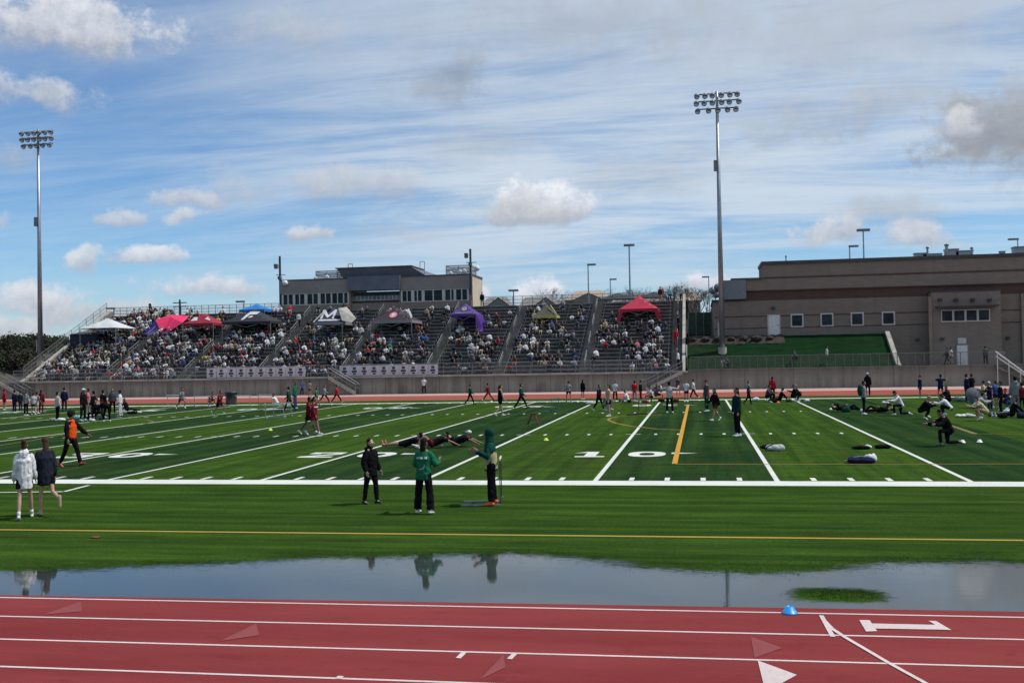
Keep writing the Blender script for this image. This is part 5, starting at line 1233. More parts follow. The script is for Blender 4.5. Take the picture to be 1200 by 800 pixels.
# rows: px, feet y, height px, pose, facing, top, sleeve, bottom, long, hair, haircolour, skin, shoes, label
A_, T_, L90, R90 = 180, 0, -90, 90
FP = [
 (5,480.5,24,'stand',150,'red',2,'maroon',0,'short','k','m','white','person in a red top and shorts at the left edge by the far track'),
 (17,484,27,'stand',170,'navy',2,'navy',1,'short','k','m','white','tall person all in navy, second from the left in the far left group'),
 (24,482,22,'pockets',190,'nvy2',2,'navy',1,'short','k','m','black','shorter person in navy between the tall navy one and the grey top'),
 (30.5,487,29,'stand',175,'grey',2,'black',1,'tail','b','l','white','person in a grey top and black leggings in the far left group'),
 (39.5,486,26,'stand',200,'offwhite',1,'dgrey',0,'short','b','l','white','person in a pale top and short dark shorts next to the maroon one'),
 (43.5,485,26,'walk2',160,'grey',1,'offwhite',0,'short','k','m','white','person in a grey shirt and pale shorts half hidden in the far left group'),
 (48.3,484,27,'stand',185,'maroon',2,'maroon',1,'short','k','m','black','person in maroon at the right end of the far left group'),
 (67.5,493,34,'stand',150,'offwhite',2,'black',1,'short','k','l','white','person in a pale grey hoodie and black trousers beside white bags'),
 (75.5,482,28,'stand',190,'navy',2,'navy',1,'short','k','m','black','tall person in navy standing behind the pale grey hoodie'),
 (97.5,493,38,'stand',90,'black',2,'black',1,'cap','white','m','white','tall person in black with a white cap, left in the black-clad group'),
 (103,488,33,'pockets',-60,'pink',1,'grey',1,'short','k','m','white','person in a pink-red vest standing beside the white-capped one'),
 (110,491,33,'stand',-90,'black',2,'black',1,'short','k','m','black','person in black facing left, right of the pink vest'),
 (116.5,487,27,'sit',-40,'grey',1,'black',0,'short','k','m','white','person in grey sitting low in the black-clad group'),
 (121,489,32,'stand',170,'black',2,'black',1,'short','k','m','white','person in black at the middle of the black-clad group'),
 (126,494,35,'bend',-120,'black',2,'black',1,'short','k','m','white','person in black bending forward with a white bag, front of the group'),
 (132,485,30,'stand',30,'dgrey',2,'black',1,'short','k','m','black','person in charcoal, second from the right of the black-clad group'),
 (141,487,30,'stand',-70,'white',2,'white',1,'short','k','d','white','person dressed all in white at the right end of the black-clad group'),
 (113,493,18,'sitcross',20,'black',2,'black',1,'short','k','m','black','person in black sitting cross-legged on the turf before the standing group'),
 (149,482,12,'sitlegs',90,'black',2,'black',1,'short','k','m','black','person in black reclining on the turf right of the one in white'),
 (212.5,479,23,'run',60,'grey',0,'dgrey',0,'short','k','m','white','runner in a grey singlet near the leftmost hurdle'),
 (246,476,16,'crouch',60,'pink',0,'black',0,'short','k','m','white','person in pink crouching among the far hurdles'),
 (257,486,30,'run',70,'maroon',1,'black',0,'short','k','m','cyan','runner in a maroon shirt with pale blue socks left of the black barrel'),
 (325,477,24,'hurdle',-80,'white',1,'white',0,'short','b','l','white','hurdler in white leaping with arms spread near the white hurdles'),
 (339,482,30,'walk',-90,'dgreen',2,'black',1,'short','k','m','black','person in a dark green jacket and black trousers walking left by the hurdles'),
 (346,479,31,'stand',-80,'green',2,'jeans',1,'short','b','l','white','person in a green top and blue jeans behind the dark green jacket'),
 (354,464,18,'stand',60,'blue',1,'navy',1,'short','k','m','white','person in blue and white at the foot of the wall by the middle stairs'),
 (363,465,19,'stand',180,'grey',1,'dgrey',0,'short','k','m','black','person in grey at the foot of the wall right of the blue one'),
 (371,478,25,'walk',80,'green',1,'white',0,'short','k','m','black','person in a green shirt and white shorts walking right'),
 (380,472.5,20,'stride',85,'grey',2,'black',1,'short','k','m','black','person in a grey hoodie striding right on the far track edge'),
 (394.5,472.5,21,'stride',80,'red',2,'black',1,'short','k','m','white','person in a red top and black trousers striding right below the stairs'),
 (362,508,44,'walk',100,'maroon',2,'black',0,'short','k','d','white','person in dark maroon walking right, the left one of the maroon pair'),
 (368.5,509.5,45,'walk2',80,'maroon',2,'maroon',0,'tail','k','m','white','person in a maroon jersey with a white stripe, the right one of the pair'),
 (497,461.5,20,'stand',0,'white',1,'black',1,'short','k','m','black','person in a white shirt and black trousers standing against the wall'),
 (503.5,460.5,18,'stand',20,'dgrey',2,'black',1,'short','k','m','black','person in charcoal standing against the wall beside the white shirt'),
 (551,474,23,'walk',90,'dgreen',2,'black',1,'short','k','m','black','person in a dark green hoodie and black trousers walking right on the far sideline'),
 (572.5,471,23,'stride',-100,'maroon',2,'maroon',1,'short','k','m','black','slender person in dark maroon striding left at the far track'),
 (586.5,487.5,37,'walk2',120,'black',0,'black',0,'tail','b','l','white','person in a black tank top and shorts with pale arms walking on the far sideline'),
 (611,478.5,27,'lunge',90,'dgreen',2,'black',1,'short','k','m','black','person in dark clothes lunging with legs wide apart'),
 (666.5,470.5,23,'standwide',180,'grey',1,'black',0,'short','k','m','black','person in a grey-blue shirt and black shorts seen from behind on the far sideline'),
 (683,468,20,'stand',150,'black',2,'black',0,'short','k','m','white','person in black standing by the far track right of the grey-blue shirt'),
 (702,481,31,'walk',60,'black',2,'black',1,'short','k','m','white','person all in black walking behind the tan-topped one'),
 (708.5,481,26,'sit',60,'grey',2,'grey',1,'short','k','m','white','person in grey half hidden between the black and tan-topped ones'),
 (713.5,488,38,'stand',-60,'tan',0,'black',0,'tail','b','l','white','bare-legged person in a tan top and black shorts left of the arc line'),
 (721,470.5,24,'standwide',-30,'white',1,'black',1,'short','k','m','white','person in a white shirt and black trousers with elbows out at the far sideline'),
 (736,472.5,15,'sitlegs',90,'white',1,'black',0,'short','k','l','white','person in a white shirt sitting with legs stretched right at the far sideline'),
 (744,471,25,'stand',180,'red',1,'grey',1,'short','k','m','white','person in a red shirt and grey trousers seen from behind'),
 (751,470.5,24,'stand',-90,'black',2,'maroon',1,'short','k','m','black','person in black standing right next to the red shirt'),
 (764,471.5,12,'sit',-60,'offwhite',1,'black',0,'short','k','m','white','person in pale clothes sitting on the far sideline right of the red shirt'),
 (769,470,12,'sitcross',30,'dgrey',2,'black',0,'short','k','m','black','person in charcoal sitting on the far sideline behind the ten yard line end'),
 (785,484,37,'handshead',170,'offwhite',2,'black',1,'short','k','d','white','person in a pale patterned top and black trousers with hands on head'),
 (795,463,20,'stand',0,'dgrey',1,'red',0,'short','k','m','black','person in dark red shorts standing on the far track'),
 (804.5,470.5,25,'stand',-20,'white',1,'black',0,'short','k','m','white','person in a white shirt and black shorts, left of the pair by the wall'),
 (813,467.5,22,'walk',-90,'white',1,'black',1,'short','k','m','white','person in white and black walking left, right of the pair by the wall'),
 (828.5,482,37,'stand',-60,'dgrey',2,'dgreen',1,'cap','maroon','m','white','person in a charcoal jacket and dark cap between the orange line and the goal'),
 (838.5,493,39,'walk',-50,'black',2,'maroon',0,'long','k','m','white','long-haired person in black walking with bare shins'),
 (864.5,511,57,'stand',-60,'teal',2,'black',1,'long','k','m','white','long-haired person in a near-black teal jacket standing on the five yard line'),
 (877.5,474,28,'walk2',90,'dgrey',1,'black',1,'short','b','l','black','person in black with a white towel over the shoulder right of the long-haired one'),
 (905.5,468.5,27,'stand',170,'red',2,'black',1,'short','k','m','black','person in a bright red hoodie and black trousers'),
 (899,471,16,'sit',60,'dgrey',2,'black',1,'short','k','m','white','person in charcoal sitting at the feet of the bright red hoodie'),
 (914,470.5,12,'sitlegs',-90,'black',2,'black',1,'short','k','m','white','person in black lying back right of the bright red hoodie'),
 (937,469.5,20,'crouch',-90,'black',2,'black',1,'short','k','m','white','person in black crouching with a rounded back where the goal line ends'),
 (929,470.5,17,'sit',80,'black',2,'black',1,'short','g','l','white','person in black sitting facing the crouching one at the goal line end'),
 (1012.5,485.5,39,'stand',90,'grey',2,'black',1,'short','k','m','white','person with a dark backpack and grey top standing in the end zone'),
 (1017,464.5,28,'stand',160,'black',2,'black',1,'cap','white','m','black','person in black with a white cap behind the backpack wearer'),
 (1056,487,30,'kneel',-80,'white',2,'black',1,'short','k','m','white','person with white sleeves kneeling in a lunge in the end zone'),
 (1079.5,491,26,'crouch',70,'black',2,'black',1,'short','g','l','white','fair-haired person in black crouching left of the yellow line'),
 (992,482.5,9,'lie',90,'black',2,'black',1,'short','k','m','white','person in black lying flat beside the backpack wearer'),
 (1030,484,9,'lie',-90,'black',2,'black',1,'short','k','m','white','person in black lying flat left of the kneeling white sleeves'),
 (1078.5,466.5,27,'stand',-80,'navy',2,'navy',0,'short','k','m','white','person in navy standing alone on the far track'),
 (1102.5,467.5,29,'handshead',-170,'navy',1,'navy',0,'short','k','m','white','person in navy with raised arms on the far track'),
 (1133,471,33,'stand',100,'navy',2,'navy',1,'short','k','m','black','person in navy beside the grey shelter at the right'),
 (1139,466,28,'frontarms',-160,'black',2,'black',1,'short','k','m','black','person in black behind the navy one at the grey shelter'),
 (1112,475.5,15,'sit',-60,'black',2,'black',1,'short','k','m','white','person in black sitting behind the kneeling man'),
 (1113,488,18,'crouch',-100,'white',2,'black',1,'short','k','m','white','person in white crouching just behind the kneeling man'),
 (1155,493,20,'crouch',-90,'khaki',1,'tan',0,'short','b','l','white','bare-legged person in tan shorts crouching at the front of the right group'),
 (1143,486,22,'crouch',90,'offwhite',2,'black',1,'short','k','m','white','person in off-white crouching left of the tan shorts'),
 (1153,478,32,'stand',-100,'khaki',2,'black',1,'short','k','m','white','person in a khaki-green top standing between navy figures'),
 (1160,481,34,'frontarms',-70,'navy',2,'navy',1,'short','w','m','black','person in navy with folded arms in the middle of the right group'),
 (1167,478,30,'standwide',-140,'blue',1,'navy',0,'short','b','l','white','person in a blue shirt and navy shorts in the right group'),
 (1173,485,38,'stand',-90,'black',2,'black',1,'short','k','m','white','person in a black jacket over white standing in the right group'),
 (1181,480,28,'sit',-50,'navy',2,'jeans',1,'short','k','m','white','person in navy sitting behind the grey-clad figure'),
 (1190.5,484,43,'stand',170,'grey',2,'grey',1,'short','k','m','black','tall person dressed all in grey at the right edge'),
 (1198,484,36,'stand',180,'maroon',2,'black',1,'short','k','m','black','person in maroon cut by the right edge'),
 (1186,489,18,'sitlegs',-80,'black',2,'black',1,'short','k','m','white','person in black sitting on the turf at the right edge'),
 (476,524,24,'propped',-90,'black',1,'black',0,'short','k','m','pink','person in black lying back with bare legs stretched left behind the green jacket'),
 (507,525,18,'kneesup',-70,'black',1,'maroon',0,'short','k','m','white','person in black and maroon reclining between the green jacket and the hooded figure'),
 (534,523,14,'kneesup',-88,'black',1,'black',0,'cap','white','m','white','person in black lying down with a white cap behind the hooded figure'),
]
special = {}
for i, r_ in enumerate(FP):
    px, py, hp, pose, fc, top, sl, bot, lng, hair, hc, skn, shoe, lab = r_
    p = onz(px, py); d = depth(p); H = hp*d/F_
    if pose not in ('stand','standwide','walk','walk2','handshead','pockets','stroll','stride','frontarms'): H = 1.68
    H = max(1.5, min(1.92, H))
    o, J, s = person((p.x, p.y, .012), H, pose, fc, top, sl, bot, lng, hair, hc, skn, shoe, lab, hood=(sl == 2 and i % 3 == 0))
    special[lab] = (o, J, s)
def find(sub): return [v for k, v in special.items() if sub in k][0]
# backpack of the end zone standee
o, J, s = find('with a dark backpack'); b = MB(); b.smooth = True
c = J['chest']+Vector((0,.19,0)); b.loft([c-Vector((0,0,.2)), c+Vector((0,.02,0)), c+Vector((0,0,.2))], [(.15,.10),(.17,.12),(.13,.08)], 12); b.build('backpack', M['cloth'], o, CC['dgreen'])
o, J, s = find('white towel'); b = MB(); b.smooth = True; b.loft([J['sho']+Vector((-.14,-.1,-.12)), J['sho']+Vector((-.12,0,.05)), J['sho']+Vector((-.13,.11,-.15))], [(.07,.025)]*3, 8, (1,0,0)); b.build('towel', M['cloth'], o, CC['white'])
o, J, s = find('right one of the pair'); b = MB(); b.smooth = True
u = J['u']; b.loft([J['chest']-u*.03, J['chest']+u*.03], [(.203,.15)]*2, 16, cap=False); b.build('chest_stripe', M['cloth'], o, CC['white'])

# ---- near figures -----------------------------------------------------
def near(px, py, hp, *a, **k):
    p = onz(px, py); return person((p.x, p.y, .012), hp*depth(p)/F_, *a, fine=True, **k)
# girl in the white hoodie
o, J, s = near(29, 607.5, 93, 'stroll', -148, 'white', 2, 'black', 0, 'bun', 'b', 'l', 'white', 'girl seen from behind in an oversized white hoodie, black shorts and white sneakers', bag=.024, hood=True, longer=.20, bbag=.004, wid=.84, topname='hoodie')
def socks(o, J, col):
    for k in 'LR':
        b = MB(); b.smooth = True; an, kn = J[k+'an'], J[k+'kn']; b.loft([an+(kn-an)*-.02, an+(kn-an)*.2], [.045,.044], 10, cap=False); b.build('sock', M['cloth'], o, CC[col])
socks(o, J, 'white')
o, J, s = near(54, 603.5, 91, 'kick', -128, 'nvy2', 2, 'black', 0, 'long', 'b', 'l', 'tan', 'girl seen from behind in an oversized navy sweatshirt with one heel lifted', bag=.020, longer=.20, bbag=.004, wid=.86, topname='sweatshirt')
# man in black jacket
o, J, s = near(435, 590, 76, 'pockets', 62, 'black', 2, 'black', 1, 'short', 'k', 'l', 'black', 'man in a black hooded jacket standing sideways with a hand low', bag=.020, hood=True, longer=.10)
o, J, s = near(497.5, 601.5, 88, 'frontarms', 172, 'green', 2, 'black', 1, 'long', 'k', 'm', 'white', 'person from behind in a green jacket with white back lettering and flared black trousers', bag=.020, flare=.03, bbag=.01, wid=.93, longer=.07)
from mathutils.bvhtree import BVHTree
def decal_on_back(o, name):
    top_ = [c for c in o.children if c.name.split('.')[0] == name][0].data
    bv = BVHTree.FromPolygons([v.co for v in top_.vertices], [tuple(p_.vertices) for p_ in top_.polygons])
    def f(x, z):
        h = bv.ray_cast(Vector((x, 1, z)), Vector((0,-1,0)))[0]
        return Vector((x, (h.y if h else .15)+.006, z))
    return f
bk = decal_on_back(o, 'jacket'); zs = J['sho'].z
b = MB()
for k in range(12):
    x = .135-.0225*k
    if k in (3, 8): continue
    b.quad(bk(x, zs-.105), bk(x-.018, zs-.105), bk(x-.018, zs-.145), bk(x, zs-.145))
b.build('back_lettering', M['cloth'], o, CC['white'])
b = MB()
for k in range(8):
    a = math.pi+.3+.2*k; c2 = a+.2
    b.quad(bk(.02+.12*math.cos(a), zs-.26+.13*math.sin(a)), bk(.02+.12*math.cos(c2), zs-.26+.13*math.sin(c2)), bk(.02+.10*math.cos(c2), zs-.26+.11*math.sin(c2)), bk(.02+.10*math.cos(a), zs-.26+.11*math.sin(a)))
b.build('curved_piping', M['cloth'], o, CC['offwhite'])
# hooded figure at the hurdle
hp_ = onz(577, 592)
o, J, s = near(576, 591.5, 89, 'frontarms', -75, 'dgreen', 2, 'black', 1, 'hood', 'k', 'm', 'orange', 'hooded figure in dark green over a khaki shirt, orange shoes, beside a hurdle', bag=.012, flare=.005, bbag=.012, wid=.93, longer=.06, topname='hooded_top')
b = MB(); u = J['u']; b.loft([J['pel']-u*.12, J['waist'], J['chest']-u*.02], [(.188,.150),(.186,.152),(.186,.145)], 16, flat='a'); kh = fuse(b, .014, 2, 'kh'); link('khaki_shirt', kh, o, M['cloth'], CC['khaki'])
def jbox(o, name, col, c, w, d_, h): b = MB(); b.smooth = True; c = Vector(c); b.loft([c-Vector((0,0,h/2)), c, c+Vector((0,0,h/2))], [(w*.9,d_*.9),(w,d_),(w*.85,d_*.8)], 14); return b.build(name, M['cloth'], o, CC[col])
# orange vest walker
o, J, s = near(83, 546, 65, 'reach', 80, 'black', 2, 'black', 1, 'afro', 'k', 'm', 'red', 'person in an orange vest over black clothes walking right across the yard numbers', bag=.006, topname='long_sleeved_top')
b = MB(); u = J['u']; b.loft([J['pel']+u*.0, J['waist'], J['chest'], J['sho']-u*.02], [(.192,.155),(.182,.145),(.195,.15),(.115,.115)], 16); vest = fuse(b, .012, 2, 'vest'); link('vest', vest, o, M['cloth'], CC['orange'])
# kneeling man
p = onz(1112, 522.5)
o, J, s = person((p.x, p.y, .012), 1.66, 'kneel', -72, 'black', 2, 'black', 1, 'short', 'k', 'm', 'dgrey', 'man in black kneeling on one knee in the dark end zone', bag=.03, fine=True)

# people around the building and standing in the stands
def at3(px, Y, z): return (XA(px, ZA and 400, Y), Y, z)
extra = [(1110,BY-1.5,GZ,'walk',-90,'black',2,'black',1,'person in black walking past the steel door'),(1114.5,BY-2.3,GZ,'walk2',90,'white',1,'black',0,'person in a white shirt walking past the steel door'),
 (1155,73.6,GZ,'stand',150,'dgrey',2,'black',1,'person in charcoal on the landing above the white stair rails'),(969,73.8,slope_z(73.8),'stand',90,'offwhite',2,'black',1,'person in a pale top and black trousers standing alone on the green slope'),
 (931,74.2,slope_z(74.2),'sit',0,'dgrey',2,'black',1,'person in charcoal sitting on the green slope behind the fence'),(846,73.2,GZ,'sit',30,'grey',2,'tan',1,'person in grey sitting at the foot of the floodlight pole'),(853,73.2,GZ,'sit',-30,'dgreen',2,'black',1,'person in dark green sitting at the foot of the floodlight pole')]
for (px, Y, z, pose, fc, top, sl, bot, lng, lab) in extra:
    x = XA(px, 425, Y); person((x, Y, z+.03), 1.72, pose, fc, top, sl, bot, lng, 'short', 'k', 'm', 'black', lab)
def stair_z(Y): return Z0+RISE*((Y-Y0)/RUN)+.1
for (px, py, top, bot, lab) in ((350,383,'white','black','person in a white shirt atop the aisle left of the navy canopy'),(795,431,'white','black','person in black and white at the foot of the right end aisle'),(792,404,'red','red','person in red climbing the right end aisle'),(795,388,'black','black','person in black high on the right end aisle'),(799,352,'offwhite','navy','person in a pale top at the top right corner of the bleachers'),(785,350,'cyan','navy','person in pale blue at the top rail right of the bright red canopy'),(565,352,'navy','black','person in navy at the top rail beside the purple canopy'),(774,356,'maroon','tan','person in maroon and tan at the right side of the bright red canopy')):
    # intersect with slope
    Yb = Y0
    for q in range(200):
        Y = Y0+RUN*NR*q/199
        if proj((XA(px, py, Y), Y, stair_z(Y)))[1] >= py: Yb = Y
    z = min(stair_z(Yb), ZT+.05)
    if py < 358: Yb = YT+.7; z = ZT+.01
    person((XA(px, py, Yb), Yb, z), 1.72, 'stand', rnd.choice((0,180,90,-90,30)), top, 2, bot, 1, 'short', 'k', 'm', 'black', lab)

# ---- spectators ---------------------------------------------------------
D_ = [(60,372,340,400,.62),(40,405,120,440,.86),(100,388,165,440,.80),(118,375,170,402,.75),(140,356,196,388,.70),(95,398,115,412,.1),(135,398,214,440,.74),(188,380,252,424,.82),(170,412,214,440,.78),(205,372,252,392,.65),(250,372,262,440,.6),(255,384,302,440,.70),(262,374,325,392,.55),(300,372,336,400,.6),(300,392,336,440,.64),
 (336,370,352,440,.36),(318,396,372,440,.60),(350,392,372,412,.25),(362,400,400,440,.62),(372,385,400,402,.2),(385,390,444,426,.58),(385,376,440,396,.30),(400,412,442,440,.5),(430,382,472,440,.40),(470,372,502,440,.46),(445,405,470,440,.45),(495,378,522,404,.22),
 (522,385,548,440,.38),(530,398,548,430,.45),(545,392,584,432,.55),(560,370,584,396,.16),(600,355,640,396,.26),(605,380,652,408,.38),(603,396,642,430,.5),(640,400,682,424,.5),(648,352,692,380,.36),(655,372,690,400,.28),
 (698,370,752,402,.42),(695,388,742,412,.5),(730,372,792,396,.38),(735,402,788,428,.6),(758,388,792,408,.42),(600,420,800,440,.07),(520,425,600,440,.15),(335,364,800,440,.18),(60,358,560,440,.26)]
def dens(px, py):
    return max([d for (a, b_, c, e, d) in D_ if a <= px <= c and b_ <= py <= e] or [0])
cols = ['black']*44+['white']*22+['offwhite']*8+['grey']*10+['dgrey']*12+['navy']*9+['red']*2+['maroon']*4+['blue']*3+['green']*1+['tan']*3+['yellow']*1+['pink']*2+['teal']*2+['dgreen']*2
seats = []
for (si, (xa, xb)) in enumerate(secs):
    for i in range(NR):
        y, z = seatpos(i); x = xa+.35; clump = 1
        while x < xb-.3:
            px, py = proj((x, y, z+.9)); v = math.sin(x*.8+i*1.7)*math.sin(x*.31-i*.9+si)
            d = dens(px, py)
            if d > .7: keep = rnd.random() < d
            else: keep = rnd.random() < d*(1+1.0*v)
            if keep: seats.append((depth((x, y, z)), si, i, x+rnd.uniform(-.08,.08), y, z))
            x += rnd.uniform(.46,.60)
# standees in the crowd's upper left
seats.sort()

def spect_mesh(pose, hairst):
    J = CACHE.setdefault(('J', pose), skel(POSES[pose])); bb = body_mb(J, False)
    out = [fuse(bb, .05, 1, 'body', .5), fuse(top_mb(J, 2, .015), .05, 1, 'top', .5), fuse(bottom_mb(J, 1, 0, .01), .055, 1, 'bot', .5), fuse(hair_mb(J, hairst), .045, 1, 'hair', .6)]
    return J, out
M['sp_top'] = objcol('spectator_top', .9, .25, 6, .3, .03)
def randmat(name, cs):
    mt, nt, b = newmat(name); oi = nt.nodes.new('ShaderNodeObjectInfo'); cr = nt.nodes.new('ShaderNodeValToRGB'); cr.color_ramp.interpolation = 'CONSTANT'
    e = cr.color_ramp.elements; e[0].color = (*cs[0], 1); e[1].position = 1/len(cs); e[1].color = (*cs[1], 1)
    for k in range(2, len(cs)): q = e.new(k/len(cs)); q.color = (*cs[k], 1)
    nt.links.new(oi.outputs['Random'], cr.inputs[0]); nt.links.new(cr.outputs[0], b.inputs['Base Color']); b.inputs['Roughness'].default_value = .85; return mt
BOT = [CC['black'], CC['jeans'], CC['dgrey'], CC['tan'], CC['black'], CC['navy'], CC['grey']]
M['sp_bot'] = randmat('spectator_bottom', BOT); M['sp_skin'] = randmat('spectator_skin', [SK['l'], SK['m'], SK['l'], SK['d'], SK['m']]); M['sp_hair'] = randmat('spectator_hair', [HR['k'], HR['b'], HR['k'], HR['g'], HR['k'], (.35,.05,.05), (.5,.5,.5)])
protos = []; rawp = []
for pose, hs in (('bench','short'),('bench2','cap'),('bench3','long')):
    J, (bd, tp, bt, ha) = spect_mesh(pose, hs)
    # the seat is .43 above the tread: drop so that the pelvis sits on it
    dz = .43+.02 - (J['pel'].z-.11)
    V = []; Fc = []; MI = []
    for mi, me in enumerate((bd, tp, bt, ha)):
        n0 = len(V); V += [(v.co.x, v.co.y, v.co.z+dz) for v in me.vertices]; Fc += [tuple(k+n0 for k in p_.vertices) for p_ in me.polygons]; MI += [mi]*len(me.polygons)
    me = bpy.data.meshes.new('spectator'); me.from_pydata(V, [], Fc)
    for q in ('sp_skin','sp_top','sp_bot','sp_hair'): me.materials.append(M[q])
    me.polygons.foreach_set('material_index', MI); me.polygons.foreach_set('use_smooth', [True]*len(Fc)); protos.append(me)
    for me_ in (bd, tp, bt, ha): bpy.data.meshes.remove(me_)
    rawp.append((np.array(V), Fc, MI))
NI = 296-NP[0]
secshort = ['left end section', 'section under the tilted red canopy', 'section under the black canopy', 'section under the navy M canopy', 'section under the maroon-black canopy', 'section under the purple canopy', 'section under the yellow framed canopy', 'section under the bright red canopy']
ordn = ['front row','second row','third row','fourth row','fifth row','sixth row','seventh row','eighth row','ninth row','tenth row','eleventh row','twelfth row','thirteenth row','fourteenth row','fifteenth row','sixteenth row','seventeenth row','eighteenth row','top row']
num = ['first','second','third','fourth','fifth','sixth','seventh','eighth','ninth','tenth','eleventh','twelfth','thirteenth','fourteenth','fifteenth','sixteenth','seventeenth','eighteenth','nineteenth','twentieth']
ind = sorted(seats[:NI], key=lambda s_: (s_[1], s_[2], s_[3])); rest = seats[NI:]
cn = {'dgrey':'charcoal','offwhite':'cream','dgreen':'dark green'}
cnt = {}; chosen = []
for s_ in ind:
    c = rnd.choice(cols); k = (s_[1], s_[2], c); cnt[k] = cnt.get(k, 0)+1; chosen.append((s_, c, cnt[k]))
for (s_, c, n_) in chosen:
    d, si, i, x, y, z = s_; k = (si, i, c); cname = cn.get(c, c)
    lab = 'spectator in a %s top, %s, %s' % (cname, ordn[i], secshort[si])
    if cnt[k] > 1: lab = '%s spectator from left in %s, %s, %s' % (num[min(19, n_-1)], cname, ordn[i], secshort[si])
    o = link('spectator', rnd.choice(protos), None, None, CC[c]); o.location = (x, y, z+.003); o.rotation_euler = (0,0,R(rnd.uniform(-28,28))); q = rnd.uniform(.82,1.0); o.scale = (q,q,q)
    tag(o, lab, 'person', 'spectators seated in the bleachers')
# the rest of the crowd, past three hundred people, as one mass
VV = []; FF = []; MM = []; CCl = []; off = 0
skc = [SK['l'], SK['m'], SK['l'], SK['d'], SK['m']]; hac = [HR['k'], HR['b'], HR['k'], HR['g'], HR['k'], (.4,.4,.4)]
for (d, si, i, x, y, z) in rest:
    V, Fc, MI = rnd.choice(rawp); a = R(rnd.uniform(-28,28)); q = rnd.uniform(.82,1.0); c, s = math.cos(a)*q, math.sin(a)*q
    W = np.empty_like(V); W[:,0] = V[:,0]*c-V[:,1]*s+x; W[:,1] = V[:,0]*s+V[:,1]*c+y; W[:,2] = V[:,2]*q+z+.003
    VV.append(W); FF += [tuple(t+off for t in f) for f in Fc]; off += len(V)
    pal = (rnd.choice(skc), CC[rnd.choice(cols)], rnd.choice(BOT), rnd.choice(hac)); CCl += [pal[m_] for m_ in MI]
if VV:
    VV = np.concatenate(VV); me = bpy.data.meshes.new('crowd'); me.from_pydata(VV.tolist(), [], FF)
    ca = me.color_attributes.new('col', 'FLOAT_COLOR', 'CORNER'); arr = []
    for p_, c in zip(FF, CCl): arr += [c[0], c[1], c[2], 1]*len(p_)
    ca.data.foreach_set('color', arr); me.polygons.foreach_set('use_smooth', [True]*len(FF))
    mt, nt, b = newmat('crowd_cloth'); at = nt.nodes.new('ShaderNodeVertexColor'); at.layer_name = 'col'; nt.links.new(at.outputs[0], b.inputs['Base Color']); b.inputs['Roughness'].default_value = .88
    me.materials.append(mt); tag(link('crowd', me), 'dense crowd of spectators filling the upper bleacher rows', 'crowd', kind='stuff')
print('PEOPLE', NP[0], 'SEATS', len(seats), 'IND', len(ind))
# standing crowd silhouettes at the top left row
for k, px in enumerate((152,158,163,169,186,191,300,307,318)):
    if NP[0]+len(ind) >= 300: break
# ================================================================== things on the field
def hurdle(px, py, face, lab, col='white', hh=.84, legc='alu', fallen=False):
    p = onz(px, py); t = empty('hurdle', (p.x, p.y, .01), R(face), lab, 'hurdle')
    b = MB(); b.box(-.6,.6,-.02,.02,hh-.07,hh); b.build('crossbar', M[col], t)
    for s in (-1, 1):
        b = MB(); b.bar((s*.52,0,.05),(s*.52,0,hh-.02),.022,6); b.build('upright', M[legc], t)
        b = MB(); b.box(s*.52-.03,s*.52+.03,0,.70,0,.05); b.build('foot', M[legc], t)
    b = MB(); b.box(-.5,.5,.62,.66,.005,.045); b.build('base_rail', M[legc], t)
    return t
M['teal'] = plain('teal_paint', (.03,.14,.14), .5); M['redp'] = plain('red_plastic', (.16,.015,.015), .5); M['orangep'] = plain('orange_plastic', (.65,.12,.02), .5); M['lime'] = plain('lime_plastic', (.45,.6,.05), .5); M['bluep'] = plain('bright_blue_plastic', (.02,.28,.65), .35, .12, 20)
hurdle(204,475,10,'leftmost white-barred hurdle on the far track')
hurdle(236,477,12,'hurdle with a white bar between the runner and the crouching figure'); hurdle(252,476,8,'hurdle just left of the maroon runner')
hurdle(285,476,10,'hurdle standing right of the black barrel'); hurdle(311,475,10,'hurdle left of the leaping hurdler, farther one')
hurdle(322,490.5,14,'nearest white hurdle, below the leaping hurdler',)
hurdle(331,488,14,'second near hurdle, just right of the nearest white one'); hurdle(651,483,75,'teal hurdle turned end-on beside the fifteen yard line', 'teal', legc='teal'); hurdle(753,486,70,'dark hurdle turned end-on at the far end of the ten yard line', 'teal', legc='dark')
# hurdle held by the hooded figure
p = onz(588, 588); t = empty('hurdle', (p.x, p.y, .01), R(-82), 'hurdle with long pale base bars and dark upright next to the hooded figure', 'hurdle')
for x in (0, .62):
    b = MB(); b.box(x-.018,x+.018,-.85,.0,0,.03); b.build('base_bar', M['alu'], t)
    b = MB(); b.bar((x,.0,.04),(x,.0,.98),.011,8); b.build('upright', M['dark'], t)
b = MB(); b.box(-.05,.67,-.012,.012,.97,1.02); b.build('crossbar', M['white'], t)
b = MB(); b.box(-.03,.03,-.04,.04,.035,.11); b.build('counterweight', M['alu'], t)
# barrel
p = onz(271, 474.3); t = empty('trash_barrel', (p.x, p.y, .01), label='black trash barrel standing on the far track', cat='trash can')
b = MB(); b.smooth = True; b.lathe((0,0,0),[(.40,0),(.46,.9),(.46,.92)],18); b.build('drum', M['black'], t); b = MB(); b.smooth = True; b.lathe((0,0,.925),[(.5,0),(.5,.06),(.42,.12),(.40,.12)],18); b.build('rim', M['dark'], t)
